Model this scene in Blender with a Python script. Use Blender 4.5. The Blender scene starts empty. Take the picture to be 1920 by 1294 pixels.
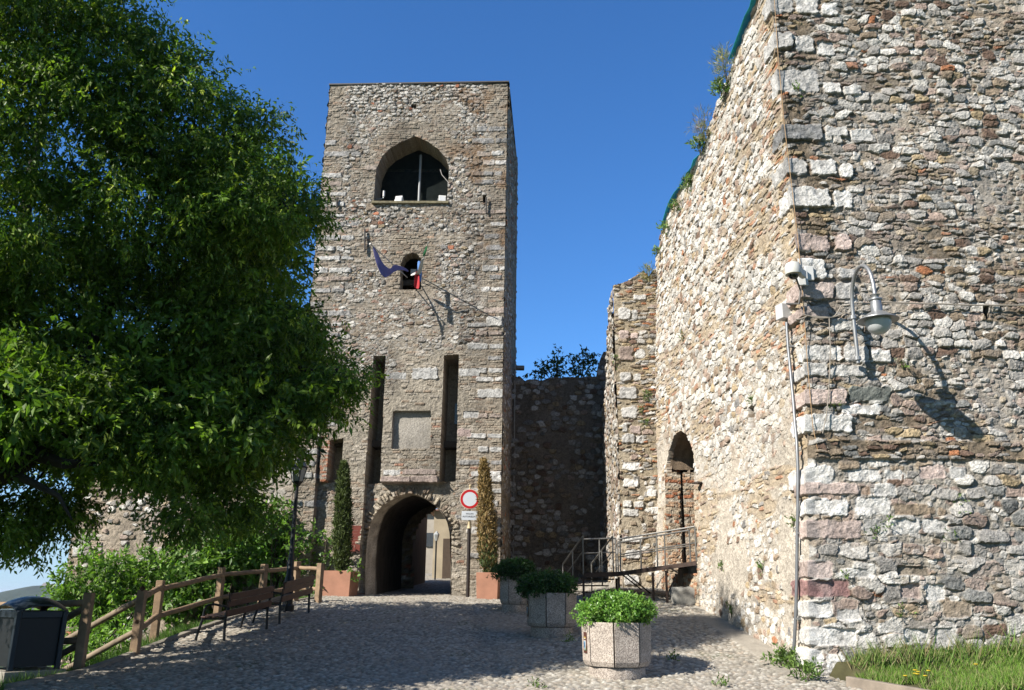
import bpy, bmesh, math, random
import numpy as np
from mathutils import Vector, Matrix
R_ = math.radians
SC = bpy.context.scene
COL = SC.collection
random.seed(7); RNG = np.random.default_rng(7)

# ------------------------------------------------------------------ camera, sky, sun, exposure
F = 1595.0; PITCH = R_(16.5); ROLL = R_(0.6); EYE = np.array([0, 0, 1.65])
cam = bpy.data.objects.new('camera', bpy.data.cameras.new('camera')); COL.objects.link(cam)
cam.data.sensor_width = 36; cam.data.lens = F / 1920 * 36
cam.data.clip_start = 0.1; cam.data.clip_end = 20000
cam.matrix_world = Matrix.Translation(EYE) @ Matrix.Rotation(math.pi / 2 + PITCH, 4, 'X') @ Matrix.Rotation(ROLL, 4, 'Z')
SC.camera = cam

SUNDIR = np.array([-1.43, -1.0, 1.31]); SUNDIR = SUNDIR / np.linalg.norm(SUNDIR)
ELEV = math.asin(SUNDIR[2]); AZ = math.atan2(SUNDIR[0], SUNDIR[1])
w = bpy.data.worlds.new('World'); SC.world = w; w.use_nodes = True
nt = w.node_tree; bg = nt.nodes['Background']
sky = nt.nodes.new('ShaderNodeTexSky'); sky.sky_type = 'NISHITA'; sky.sun_disc = False
sky.sun_elevation = ELEV; sky.sun_rotation = AZ % (2 * math.pi)
sky.air_density = 1.0; sky.dust_density = 0.0; sky.ozone_density = 3.0; sky.altitude = 200
hs = nt.nodes.new('ShaderNodeHueSaturation'); hs.inputs['Saturation'].default_value = 1.15
tint = nt.nodes.new('ShaderNodeVectorMath'); tint.operation = 'MULTIPLY'; tint.inputs[1].default_value = (.86, 1.08, 1.42)
tca = nt.nodes.new('ShaderNodeTexCoord'); dta = nt.nodes.new('ShaderNodeVectorMath'); dta.operation = 'DOT_PRODUCT'; dta.inputs[1].default_value = (.82, .57, 0)
mra = nt.nodes.new('ShaderNodeMapRange'); mra.interpolation_type = 'SMOOTHSTEP'; mra.inputs['From Min'].default_value = -.55; mra.inputs['From Max'].default_value = .05
nt.links.new(tca.outputs['Generated'], dta.inputs[0]); nt.links.new(dta.outputs['Value'], mra.inputs['Value'])
mxa = nt.nodes.new('ShaderNodeMix'); mxa.data_type = 'RGBA'; mxa.inputs['A'].default_value = (1.12, 1.0, .86, 1); mxa.inputs['B'].default_value = (.79, 1.12, 1.43, 1)   # whiter towards the sun, deep blue away from it
nt.links.new(mra.outputs[0], mxa.inputs['Factor']); nt.links.new(mxa.outputs['Result'], tint.inputs[1])
nt.links.new(sky.outputs[0], hs.inputs['Color']); nt.links.new(hs.outputs[0], tint.inputs[0]); tcw = nt.nodes.new('ShaderNodeTexCoord'); sxw = nt.nodes.new('ShaderNodeSeparateXYZ'); nt.links.new(tcw.outputs['Generated'], sxw.inputs[0])
mrw = nt.nodes.new('ShaderNodeMapRange'); mrw.interpolation_type = 'SMOOTHSTEP'; mrw.inputs['From Min'].default_value = -.02; mrw.inputs['From Max'].default_value = .22; mrw.inputs['To Min'].default_value = .85; mrw.inputs['To Max'].default_value = 0
nt.links.new(sxw.outputs['Z'], mrw.inputs['Value'])
mxw = nt.nodes.new('ShaderNodeMix'); mxw.data_type = 'RGBA'; nt.links.new(mrw.outputs[0], mxw.inputs['Factor']); nt.links.new(tint.outputs[0], mxw.inputs['A']); mxw.inputs['B'].default_value = (3.3, 4.7, 6.4, 1)   # pale blue air near the horizon
nt.links.new(mxw.outputs['Result'], bg.inputs[0])
bg.inputs[1].default_value = 0.064
sl = bpy.data.lights.new('sun', 'SUN'); sl.energy = 5.0; sl.angle = R_(0.5); sl.color = (1.0, 0.94, 0.845)
so = bpy.data.objects.new('sun', sl); COL.objects.link(so)
so.rotation_euler = Vector(SUNDIR).to_track_quat('Z', 'Y').to_euler(); so.location = (-20, -14, 30)
SC.view_settings.view_transform = 'Standard'; SC.view_settings.look = 'None'
SC.view_settings.exposure = 1.15; SC.view_settings.gamma = 1; SC.view_settings.use_curve_mapping = False
SC.cycles.max_bounces = 5; SC.cycles.diffuse_bounces = 2; SC.cycles.transparent_max_bounces = 8

# ------------------------------------------------------------------ rays through the photograph (used to measure places)
def ray(px, py):
    a = px - 960.; b = -(py - 647.)
    x = a * math.cos(ROLL) - b * math.sin(ROLL); y = a * math.sin(ROLL) + b * math.cos(ROLL); z = -F
    t = math.pi / 2 + PITCH
    return np.array([x, y * math.cos(t) - z * math.sin(t), y * math.sin(t) + z * math.cos(t)])
def at(px, py, Y):
    d = ray(px, py); return EYE + d * (Y / d[1])
_gy = np.linspace(9, 40, 200); _gk = np.interp(_gy, [9, 11, 13.8, 17.5, 21.4, 24, 27, 40], [.20, .27, .5, .92, 1.36, 1.54, 1.65, 2.2])
GYS = _gy; GZS = np.convolve(np.pad(_gk, 8, mode='reflect', reflect_type='odd'), np.ones(17) / 17, 'valid')
def sstep(a, b, x):
    t = np.clip((x - a) / (b - a + 1e-12), 0, 1); return t * t * (3 - 2 * t)
def gz(x, y):
    y = np.asarray(y, float)
    z = np.interp(y, GYS, GZS); z = np.where(y < 9, GZS[0] + .03 * (y - 9), z); z = np.where(y > 40, GZS[-1] + .045 * (y - 40), z)
    side = np.interp(y, [13.6, 16, 19, 21.5, 23.5, 30], [0, .17, .30, .40, .42, .4])
    return z + side * sstep(.3, 2.9, np.asarray(x, float))
def G(px, py, h=0.0, y0=8.0, y1=60.0):
    d = ray(px, py); d = d / d[1]
    ys = np.linspace(y0, y1, 4000)
    f = EYE[2] + d[2] * ys - gz(d[0] * ys, ys) - h
    s = np.where(np.sign(f[1:]) != np.sign(f[:-1]))[0]
    k = s[0] if len(s) else len(ys) - 2
    Y = ys[k] + (ys[k + 1] - ys[k]) * abs(f[k]) / (abs(f[k]) + abs(f[k + 1]) + 1e-9)
    return EYE + d * Y

def proj(p):
    v = np.asarray(p, float) - EYE; t = -(math.pi / 2 + PITCH); y = v[1] * math.cos(t) - v[2] * math.sin(t); z = v[1] * math.sin(t) + v[2] * math.cos(t)
    X = F * v[0] / -z; Y = F * y / -z
    return 960 + X * math.cos(ROLL) + Y * math.sin(ROLL), 647 - (-X * math.sin(ROLL) + Y * math.cos(ROLL))

# ------------------------------------------------------------------ noise
def hsh(i, j, s):
    with np.errstate(over='ignore'):
        x = (np.asarray(i, np.int64) * 374761393 + np.asarray(j, np.int64) * 668265263 + int(s) * 2246822519 + 12345) & 0xffffffff
        x = ((x ^ (x >> 13)) * 1274126177) & 0xffffffff
        x = ((x ^ (x >> 16)) * 2654435761) & 0xffffffff
        x = x ^ (x >> 15)
    return x.astype(np.float64) / 4294967296.0
def vnoise(x, y, s):
    i = np.floor(x).astype(np.int64); j = np.floor(y).astype(np.int64)
    fx = x - i; fy = y - j; fx = fx * fx * (3 - 2 * fx); fy = fy * fy * (3 - 2 * fy)
    a = hsh(i, j, s); b = hsh(i + 1, j, s); c = hsh(i, j + 1, s); d = hsh(i + 1, j + 1, s)
    return (a * (1 - fx) + b * fx) * (1 - fy) + (c * (1 - fx) + d * fx) * fy
def fbm(x, y, s, o=4):
    t = 0; a = .5; n = 0
    for k in range(o):
        t = t + a * vnoise(x * 2 ** k + 7.3 * k, y * 2 ** k - 3.1 * k, s + 17 * k); n += a; a *= .5
    return t / n
def sstep(a, b, x):
    t = np.clip((x - a) / (b - a + 1e-12), 0, 1); return t * t * (3 - 2 * t)

# ------------------------------------------------------------------ materials
MATS = {}
def new_mat(name):
    m = bpy.data.materials.new(name); m.use_nodes = True
    return m, m.node_tree, m.node_tree.nodes['Principled BSDF']
ALB = .575      # photographic exposure sits one stop up, so surfaces keep modest real-world albedos
def mat(name, col, rough=.7, metal=0., var=.15, scale=6., bump=0., bscale=40., spec=.4, detail=4):
    if name in MATS: return MATS[name]
    col = tuple(c * ALB for c in col)
    m, t, p = new_mat(name)
    tc = t.nodes.new('ShaderNodeTexCoord')
    n = t.nodes.new('ShaderNodeTexNoise'); n.inputs['Scale'].default_value = scale; n.inputs['Detail'].default_value = detail
    t.links.new(tc.outputs['Object'], n.inputs['Vector'])
    r = t.nodes.new('ShaderNodeValToRGB')
    r.color_ramp.elements[0].position = .3; r.color_ramp.elements[1].position = .7
    r.color_ramp.elements[0].color = tuple(c * (1 - var) for c in col) + (1,)
    r.color_ramp.elements[1].color = tuple(min(1, c * (1 + var)) for c in col) + (1,)
    t.links.new(n.outputs['Fac'], r.inputs['Fac']); t.links.new(r.outputs['Color'], p.inputs['Base Color'])
    p.inputs['Roughness'].default_value = rough; p.inputs['Metallic'].default_value = metal
    p.inputs['Specular IOR Level'].default_value = spec
    if bump > 0:
        n2 = t.nodes.new('ShaderNodeTexNoise'); n2.inputs['Scale'].default_value = bscale; n2.inputs['Detail'].default_value = 5
        t.links.new(tc.outputs['Object'], n2.inputs['Vector'])
        b = t.nodes.new('ShaderNodeBump'); b.inputs['Strength'].default_value = bump; b.inputs['Distance'].default_value = .01
        t.links.new(n2.outputs['Fac'], b.inputs['Height']); t.links.new(b.outputs['Normal'], p.inputs['Normal'])
    MATS[name] = m; return m
def mat_attr(name, rough=.9, nscale=25., var=.3, bump=.5, bscale=60., bdist=.012, spec=.2):
    m, t, p = new_mat(name)
    a = t.nodes.new('ShaderNodeAttribute'); a.attribute_name = 'Col'
    tc = t.nodes.new('ShaderNodeTexCoord')
    n = t.nodes.new('ShaderNodeTexNoise'); n.inputs['Scale'].default_value = nscale; n.inputs['Detail'].default_value = 6; n.inputs['Roughness'].default_value = .65
    t.links.new(tc.outputs['Object'], n.inputs['Vector'])
    mr = t.nodes.new('ShaderNodeMapRange'); mr.inputs['From Min'].default_value = .3; mr.inputs['From Max'].default_value = .7
    mr.inputs['To Min'].default_value = 1 - var; mr.inputs['To Max'].default_value = 1 + var
    t.links.new(n.outputs['Fac'], mr.inputs['Value'])
    mx = t.nodes.new('ShaderNodeVectorMath'); mx.operation = 'SCALE'
    sc_ = t.nodes.new('ShaderNodeVectorMath'); sc_.operation = 'SCALE'; sc_.inputs['Scale'].default_value = ALB
    t.links.new(a.outputs['Color'], sc_.inputs[0]); t.links.new(sc_.outputs[0], mx.inputs[0]); t.links.new(mr.outputs[0], mx.inputs['Scale'])
    t.links.new(mx.outputs[0], p.inputs['Base Color'])
    p.inputs['Roughness'].default_value = rough; p.inputs['Specular IOR Level'].default_value = spec
    n2 = t.nodes.new('ShaderNodeTexNoise'); n2.inputs['Scale'].default_value = bscale; n2.inputs['Detail'].default_value = 6; n2.inputs['Roughness'].default_value = .6
    t.links.new(tc.outputs['Object'], n2.inputs['Vector'])
    b = t.nodes.new('ShaderNodeBump'); b.inputs['Strength'].default_value = bump; b.inputs['Distance'].default_value = bdist
    t.links.new(n2.outputs['Fac'], b.inputs['Height']); t.links.new(b.outputs['Normal'], p.inputs['Normal'])
    MATS[name] = m; return m
def mat_leaf(name, trans=.35, rough=.45, spec=.35, tint=(1, 1, 1)):
    m, t, p = new_mat(name)
    a = t.nodes.new('ShaderNodeAttribute'); a.attribute_name = 'Col'
    p.inputs['Roughness'].default_value = rough; p.inputs['Specular IOR Level'].default_value = spec
    t.links.new(a.outputs['Color'], p.inputs['Base Color'])
    tr = t.nodes.new('ShaderNodeBsdfTranslucent')
    ml = t.nodes.new('ShaderNodeVectorMath'); ml.operation = 'MULTIPLY'; ml.inputs[1].default_value = (1.3, 1.5, .6)
    t.links.new(a.outputs['Color'], ml.inputs[0]); t.links.new(ml.outputs[0], tr.inputs['Color'])
    mx = t.nodes.new('ShaderNodeMixShader'); mx.inputs[0].default_value = trans
    t.links.new(p.outputs[0], mx.inputs[1]); t.links.new(tr.outputs[0], mx.inputs[2])
    t.links.new(mx.outputs[0], t.nodes['Material Output'].inputs[0])
    MATS[name] = m; return m

# ------------------------------------------------------------------ things, parts, meshes
def tag(o, label=None, cat=None, group=None, kind=None):
    if label: o['label'] = label
    if cat: o['category'] = cat
    if group: o['group'] = group
    if kind: o['kind'] = kind
    return o
def thing(name, label, cat, loc=(0, 0, 0), rz=0., group=None):
    o = bpy.data.objects.new(name, None); COL.objects.link(o); o.empty_display_size = .2
    o.location = tuple(float(v) for v in loc); o.rotation_euler = (0, 0, rz)
    return tag(o, label, cat, group)
def link_mesh(name, me, m, parent=None):
    o = bpy.data.objects.new(name, me); COL.objects.link(o)
    if m is not None: me.materials.append(m)
    if parent is not None: o.parent = parent
    return o
def np_mesh(name, V, Q, m, parent=None, C=None, smooth=False):
    """V (n,3); Q (k,4) or (k,3); C (n,3) colours"""
    V = np.ascontiguousarray(V, np.float32); Q = np.ascontiguousarray(Q, np.int32)
    me = bpy.data.meshes.new(name)
    me.vertices.add(len(V)); me.vertices.foreach_set('co', V.ravel())
    k, c = Q.shape
    me.loops.add(k * c); me.loops.foreach_set('vertex_index', Q.ravel())
    me.polygons.add(k); me.polygons.foreach_set('loop_start', np.arange(0, k * c, c, dtype=np.int32))
    me.polygons.foreach_set('loop_total', np.full(k, c, np.int32))
    if C is not None:
        at_ = me.attributes.new('Col', 'FLOAT_COLOR', 'POINT')
        c4 = np.ones((len(V), 4), np.float32); c4[:, :3] = C; at_.data.foreach_set('color', c4.ravel())
    me.update(calc_edges=True); me.validate()
    me.polygons.foreach_set('use_smooth', np.full(k, smooth, bool))
    return link_mesh(name, me, m, parent)

class MB:
    def __init__(s): s.v = []; s.f = []
    def add(s, vs, fs):
        n = len(s.v); s.v += [tuple(float(c) for c in v) for v in vs]; s.f += [tuple(i + n for i in f) for f in fs]; return s
    def box(s, c, d, rot=None):
        x, y, z = d[0] / 2, d[1] / 2, d[2] / 2
        vs = [Vector((sx * x, sy * y, sz * z)) for sz in (-1, 1) for sy in (-1, 1) for sx in (-1, 1)]
        if rot is not None: vs = [rot @ v for v in vs]
        vs = [v + Vector(c) for v in vs]
        return s.add(vs, [(0, 2, 3, 1), (4, 5, 7, 6), (0, 1, 5, 4), (2, 6, 7, 3), (0, 4, 6, 2), (1, 3, 7, 5)])
    def bar(s, a, b, wx, wz):
        a = Vector(a); b = Vector(b); d = b - a; L = d.length
        q = d.to_track_quat('X', 'Z').to_matrix()
        return s.box((a + b) / 2, (L, wx, wz), q)
    def tube(s, pts, r, n=10, cap=True):
        pts = [Vector(p) for p in pts]; rs = r if isinstance(r, (list, tuple)) else [r] * len(pts)
        base = len(s.v); vs = []; fs = []; prev = None
        for i, p in enumerate(pts):
            d = (pts[min(i + 1, len(pts) - 1)] - pts[max(i - 1, 0)]).normalized()
            if prev is None: u = d.orthogonal().normalized()
            else: u = (prev - d * prev.dot(d)).normalized()
            prev = u; vv = d.cross(u)
            for k in range(n):
                a = 2 * math.pi * k / n; vs.append(p + (u * math.cos(a) + vv * math.sin(a)) * rs[i])
        for i in range(len(pts) - 1):
            for k in range(n):
                fs.append((i * n + k, i * n + (k + 1) % n, (i + 1) * n + (k + 1) % n, (i + 1) * n + k))
        if cap: fs.append(tuple(range(n - 1, -1, -1))); fs.append(tuple((len(pts) - 1) * n + k for k in range(n)))
        return s.add(vs, fs)
    def lathe(s, prof, c=(0, 0, 0), n=24, ph=0., rot=None):
        vs = []; fs = []; c = Vector(c)
        for r, z in prof:
            for k in range(n):
                a = 2 * math.pi * k / n + ph; v = Vector((r * math.cos(a), r * math.sin(a), z))
                vs.append((rot @ v if rot is not None else v) + c)
        for i in range(len(prof) - 1):
            for k in range(n):
                fs.append((i * n + k, i * n + (k + 1) % n, (i + 1) * n + (k + 1) % n, (i + 1) * n + k))
        if prof[0][0] > 1e-5: fs.append(tuple(range(n - 1, -1, -1)))
        if prof[-1][0] > 1e-5: fs.append(tuple((len(prof) - 1) * n + k for k in range(n)))
        return s.add(vs, fs)
    def prism(s, poly, d):
        """poly: list of 3D points (planar), extruded by vector d"""
        n = len(poly); d = Vector(d); a = [Vector(p) for p in poly]; b = [p + d for p in a]
        fs = [tuple(range(n)), tuple(range(2 * n - 1, n - 1, -1))] + [(i, i + n, (i + 1) % n + n, (i + 1) % n) for i in range(n)]
        return s.add(a + b, fs)
    def build(s, name, m, parent=None, bevel=0., smooth=False, loc=None):
        me = bpy.data.meshes.new(name); me.from_pydata(s.v, [], s.f)
        bm = bmesh.new(); bm.from_mesh(me)
        bmesh.ops.remove_doubles(bm, verts=bm.verts, dist=1e-6)
        bmesh.ops.recalc_face_normals(bm, faces=bm.faces); bm.to_mesh(me); bm.free()
        if smooth:
            for p in me.polygons: p.use_smooth = True
        o = link_mesh(name, me, m, parent)
        if smooth: me.set_sharp_from_angle(angle=R_(40))
        if bevel > 0:
            bv = o.modifiers.new('bevel', 'BEVEL'); bv.width = bevel; bv.segments = 2; bv.limit_method = 'ANGLE'
        if loc is not None: o.location = tuple(float(c) for c in loc)
        return o
def dup(root, loc=None, rz=None, label=None):
    def cp(o, par):
        c = o.copy(); COL.objects.link(c); c.parent = par
        for ch in o.children: cp(ch, c)
        return c
    r = cp(root, root.parent)
    if loc is not None: r.location = tuple(float(c) for c in loc)
    if rz is not None: r.rotation_euler = (0, 0, rz)
    if label: r['label'] = label
    return r
def text_mesh(name, txt, size, m, parent, loc, rot):
    cu = bpy.data.curves.new(name, 'FONT'); cu.body = txt; cu.size = size; cu.align_x = 'CENTER'; cu.align_y = 'CENTER'; cu.extrude = .001
    o = bpy.data.objects.new(name, cu); COL.objects.link(o)
    dg = bpy.context.evaluated_depsgraph_get(); me = bpy.data.meshes.new_from_object(o.evaluated_get(dg))
    bpy.data.objects.remove(o); bpy.data.curves.remove(cu)
    q = link_mesh(name, me, m, parent); q.location = loc; q.rotation_euler = rot; return q

# ------------------------------------------------------------------ foliage
def leaf_mesh(name, O, D, N, L, W, C, m, parent=None, fold=.0):
    """one mesh of diamond leaves: O base, D direction, N approx normal, L/W sizes, C colours"""
    D = D / (np.linalg.norm(D, axis=1, keepdims=True) + 1e-9)
    S = np.cross(D, N); S /= (np.linalg.norm(S, axis=1, keepdims=True) + 1e-9)
    U = np.cross(S, D)
    L = np.asarray(L).reshape(-1, 1); W = np.asarray(W).reshape(-1, 1)
    mid = O + D * L * .42
    V = np.stack([O, mid + S * W * .5 + U * W * fold, O + D * L, mid - S * W * .5 + U * W * fold], 1).reshape(-1, 3)
    n = len(O); Q = np.arange(n * 4).reshape(n, 4)
    return np_mesh(name, V, Q, m, parent, np.repeat(C, 4, axis=0))
def rdir(n):
    v = RNG.normal(size=(n, 3)); return v / np.linalg.norm(v, axis=1, keepdims=True)
def lobe_leaves(lobes, dens, twig, k, L, W, cols, down=.35, shell=.45, tipcol=None, tipp=.0):
    """lobes: (x,y,z,rx,ry,rz). returns arrays for leaf_mesh"""
    Os, Ds, Ns, Ls, Ws, Cs = [], [], [], [], [], []
    cols = np.array(cols)
    for (x, y, z, rx, ry, rz) in lobes:
        tone = .78 + .5 * RNG.random()
        n = max(4, int(dens * (rx * ry * rz) ** (2 / 3.)))
        d = rdir(n); rho = shell + (1 - shell) * RNG.random(n) ** .7
        rho *= 1 + .18 * RNG.normal(size=n) * (RNG.random(n) < .5)
        P = np.array([x, y, z]) + d * rho[:, None] * np.array([rx, ry, rz])
        td = d * .7 + rdir(n) * .7 + np.array([0, 0, -down]); td /= np.linalg.norm(td, axis=1, keepdims=True)
        tl = twig * (.6 + .8 * RNG.random(n))
        shade = RNG.normal(size=n) * .18
        ci = RNG.integers(0, len(cols), n); tip = RNG.random(n) < tipp
        for q in range(k):
            f = (q + .5) / k
            o = P + td * (tl * f)[:, None]
            ld = td * .55 + rdir(n) * .75 + np.array([0, 0, -down * .6])
            nn = rdir(n) + np.array([0, 0, .9])
            c = tone * cols[ci] * (1 + shade + .12 * RNG.normal(size=n))[:, None]
            if tipcol is not None:
                c = np.where((tip & (f > .3))[:, None], np.array(tipcol) * (1 + .2 * RNG.normal(size=n))[:, None], c)
            Os.append(o); Ds.append(ld); Ns.append(nn)
            Ls.append(L * (.6 + .7 * RNG.random(n))); Ws.append(W * (.7 + .6 * RNG.random(n))); Cs.append(np.clip(c, .004, 1))
    return [np.concatenate(a) for a in (Os, Ds, Ns, Ls, Ws, Cs)]
# ------------------------------------------------------------------ masonry as real relief: height and stone colour on a fine grid
def cells(U, V, a, b, seed, jx=.36, jy=.3, p=2.6, rowshift=True):
    row = np.floor(V / b).astype(np.int64)
    F1 = np.full(U.shape, 9.); F2 = np.full(U.shape, 9.); ID = np.zeros(U.shape, np.int64); TX = np.zeros(U.shape); TY = np.zeros(U.shape)
    for dj in (-1, 0, 1):
        r = row + dj; off = hsh(r, 0, seed + 5) * a if rowshift else 0 * U
        col = np.floor((U + off) / a).astype(np.int64)
        for di in (-1, 0, 1):
            c = col + di
            cx = (c + .5 + jx * (2 * hsh(c, r, seed) - 1)) * a - off
            cy = (r + .5 + jy * (2 * hsh(c, r, seed + 1) - 1)) * b
            sx = .72 + .62 * hsh(c, r, seed + 2); sy = .8 + .45 * hsh(c, r, seed + 3)
            dx = (U - cx) / (a * .5 * sx); dy = (V - cy) / (b * .5 * sy)
            th = (hsh(c, r, seed + 4) - .5) * .5; dx, dy = dx + dy * th * .6, dy - dx * th * .6
            d = (np.abs(dx) ** p + np.abs(dy) ** p) ** (1 / p)
            n1 = d < F1
            F2 = np.where(n1, F1, np.minimum(F2, d))
            TX = np.where(n1, dx, TX); TY = np.where(n1, dy, TY)
            ID = np.where(n1, c * 100003 + r, ID); F1 = np.where(n1, d, F1)
    return F1, F2, ID, TX, TY
def pick(ID, pal, wts, seed):
    w_ = np.cumsum(np.array(wts, float)); w_ /= w_[-1]
    k = np.searchsorted(w_, hsh(ID, 3, seed)); return np.array(pal)[np.clip(k, 0, len(pal) - 1)]
def rubble(U, V, seed, a, b, pal, wts, mort, rad=1.1, bulge=.045, p=2.6, bury=.0, warp=.035, sharp=.16, jx=.36, jy=.3, mvar=.3, infill=False):
    wu = U + warp * (fbm(U * 6, V * 6, seed + 50, 4) - .5) * 2.6; wv = V + warp * .8 * (fbm(U * 6, V * 6, seed + 60, 4) - .5) * 2.6
    F1, F2, ID, TX, TY = cells(wu, wv, a, b, seed, jx, jy, p)
    e = np.minimum((F2 - F1) * .75, (rad * (.75 + .5 * hsh(ID, 9, seed)) - F1))
    rise = hsh(ID, 11, seed)
    m = sstep(0, sharp, e) * (hsh(ID, 12, seed) > bury * sstep(.35, .65, fbm(U * .9, V * .9, seed + 70, 3)) * 1.6)
    dome = np.clip(1 - .22 * F1 ** 2, .3, 1)
    fac = vnoise(wu * 11 + 9.1 * hsh(ID, 31, seed), wv * 13, seed + 77); fac = np.abs(fac - .5) * 2   # chipped facets
    H = m * bulge * (.35 + .9 * rise) * dome + m * bulge * .62 * (TX * (hsh(ID, 13, seed) - .5) + TY * (hsh(ID, 14, seed) - .6)) - m * bulge * .15 * fac
    fine = fbm(U * 38, V * 38, seed + 80, 3) - .5; mid = fbm(U * 12, V * 12, seed + 90, 3) - .5
    H = H + (.010 + .008 * m) * fine + .020 * mid * (1 - m) + .014 * mid
    C = pick(ID, pal, wts, seed + 20) * (1 + .32 * (hsh(ID, 21, seed) - .5))[..., None]
    lich = sstep(.56, .68, fbm(U * 16, V * 16, seed + 95, 3)) * hsh(ID, 22, seed)
    C = C * (1 + .55 * mid + .9 * fine - .42 * lich)[..., None]
    Mc = np.array(mort) * (1 + mvar * 1.2 * (fbm(U * 1.1, V * 1.1, seed + 30, 4) - .5) * 2 + .8 * fine + .5 * mid)[..., None]
    if infill:
        h2, c2, m2 = rubble(U, V, seed + 500, a * .4, b * .5, pal, wts, mort, rad=1.0, bulge=bulge * .5, p=p, bury=.25, warp=warp * .6, sharp=.2)
        q = (1 - m) * m2; H = H + (1 - m) * h2 * .8; Mc = Mc * (1 - q[..., None]) + c2 * .92 * q[..., None]
    k = m[..., None]
    return H, C * k + Mc * (1 - k), m
def bricks(U, V, seed, pal, wts, mort, a=.25, b=.066, bulge=.014, bury=.15, warp=.012):
    return rubble(U, V, seed, a, b, pal, wts, mort, rad=1.25, bulge=bulge, p=7, bury=bury, warp=warp, sharp=.22, jx=.1, jy=.08)
def mix(k, A, B):
    return A[0] * (1 - k) + B[0] * k, A[1] * (1 - k[..., None]) + B[1] * k[..., None]
def block(U, V, HC, u0, u1, z0, z1, col, seed, bulge=.05, rough=.02):
    """one dressed stone set into the relief"""
    H, C = HC
    s = (U > u0 - .1) & (U < u1 + .1) & (V > z0 - .1) & (V < z1 + .1)
    if not s.any(): return
    u = U[s]; v = V[s]
    n = (fbm(u * 9, v * 9, seed, 3) - .5)
    d = np.minimum.reduce([u - u0, u1 - u, v - z0, z1 - v]) + .11 * n * min(1, (z1 - z0) / .4)
    d = np.minimum(d, (np.minimum(u - u0, u1 - u) + np.minimum(v - z0, z1 - v) - .045 * min(1, (z1 - z0) / .35)) * .8)
    k = sstep(0, .03, d); f = fbm(u * 30, v * 30, seed + 3, 3) - .5
    tilt = (hsh(seed, 1, 2) - .5) * .05 * (u - u0) / (u1 - u0) + (hsh(seed, 2, 2) - .6) * .05 * (v - z0) / (z1 - z0)
    H[s] = H[s] * (1 - k) + k * (bulge * (.55 + .45 * hsh(seed, 3, 2)) + tilt + rough * 2.2 * n + .012 * f)
    c = np.array(col) * (.86 + .28 * hsh(seed, 4, 2))
    C[s] = C[s] * (1 - k[:, None]) + (c * (1 + .6 * n + .6 * f - .25 * sstep(.55, .7, fbm(u * 5, v * 5, seed + 9, 4)))[:, None]) * k[:, None]
def inpoly(U, V, poly):
    r = np.zeros(U.shape, bool); n = len(poly)
    for i in range(n):
        x0, y0 = poly[i]; x1, y1 = poly[(i + 1) % n]
        if y0 == y1: continue
        r ^= ((V < y0) != (V < y1)) & (U < (x1 - x0) * (V - y0) / (y1 - y0) + x0)
    return r
class Wall:
    """a ruled wall between two edge lines A(z), B(z); u runs from A to B"""
    def __init__(s, A, B, z0, z1, out):
        s.A, s.B, s.z0, s.z1 = A, B, z0, z1; s.n = np.array(out, float) / np.linalg.norm(out)
        zm = (z0 + z1) / 2; s.L = float(np.linalg.norm((B(zm) - A(zm))[:2]))
    def P(s, u, z, h=0.):
        t = u / s.L; return s.A(z) * (1 - t)[..., None] + s.B(z) * t[..., None] + s.n * np.asarray(h)[..., None]
    def uz(s, px, py):
        d = ray(px, py); z = (s.z0 + s.z1) / 2
        for _ in range(8):
            a = s.A(z); b = s.B(z); e = (b - a)[:2]; nn = np.array([-e[1], e[0]])
            k = nn.dot(a[:2] - EYE[:2]) / nn.dot(d[:2]); q = EYE + d * k; z = float(q[2])
        return float((q[:2] - a[:2]).dot(e) / e.dot(e)) * s.L, z
    def pt(s, px, py, h=0.):
        u, z = s.uz(px, py); return s.P(np.array(u), np.array(z), np.array(h))
    def poly(s, pts): return [s.uz(*p) for p in pts]
    def mesh(s, name, style, ru, rv, m, parent, opens=(), top=None, sew=None):
        nu = max(2, int(s.L / ru) + 1); nv = max(2, int((s.z1 - s.z0) / rv) + 1)
        U, V = np.meshgrid(np.linspace(0, s.L, nu), np.linspace(s.z0, s.z1, nv))
        H, C = style(U, V)
        keep = np.ones(U.shape, bool)
        for o in opens:
            q = inpoly(U, V, o['poly']); H = np.where(q, H * .5 - o['depth'], H)
            if 'col' in o: C = np.where(q[..., None], np.array(o['col']) * (1 + .6 * (fbm(U * 14, V * 14, 5, 3) - .5))[..., None], C)
            if o.get('through'): keep &= ~q
        dead = np.zeros((nv - 1, nu - 1), bool)
        if not keep.all():
            x = ~keep; dead |= x[:-1, :-1] & x[1:, :-1] & x[:-1, 1:] & x[1:, 1:]
        if top is not None:
            zt = top(np.linspace(0, s.L, nu)); zc = V > zt[None, :]
            dead |= zc[:-1, :-1] & zc[:-1, 1:]
            V = np.minimum(V, zt[None, :] + .015)
        if sew is not None:      # run both faces of a corner into one shared, chipped arris
            end, n2, hc = sew; w_ = 1 - sstep(0, .09, U if end == 0 else s.L - U); hcv = hc(V); H = H * (1 - w_) + hcv * w_
            P = (s.P(U, V, H) + np.asarray(n2, float) / np.linalg.norm(n2) * (hcv * w_)[..., None]).reshape(-1, 3)
        else: P = s.P(U, V, H).reshape(-1, 3)
        i = np.arange(nu * nv).reshape(nv, nu)
        Q = np.stack([i[:-1, :-1], i[:-1, 1:], i[1:, 1:], i[1:, :-1]], -1)[~dead]
        used = np.zeros(nu * nv, bool); used[Q.ravel()] = True; re = np.cumsum(used) - 1
        ob = np_mesh(name, P[used], re[Q], m, parent, np.clip(C.reshape(-1, 3)[used], .01, .95))
        return ob
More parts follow.
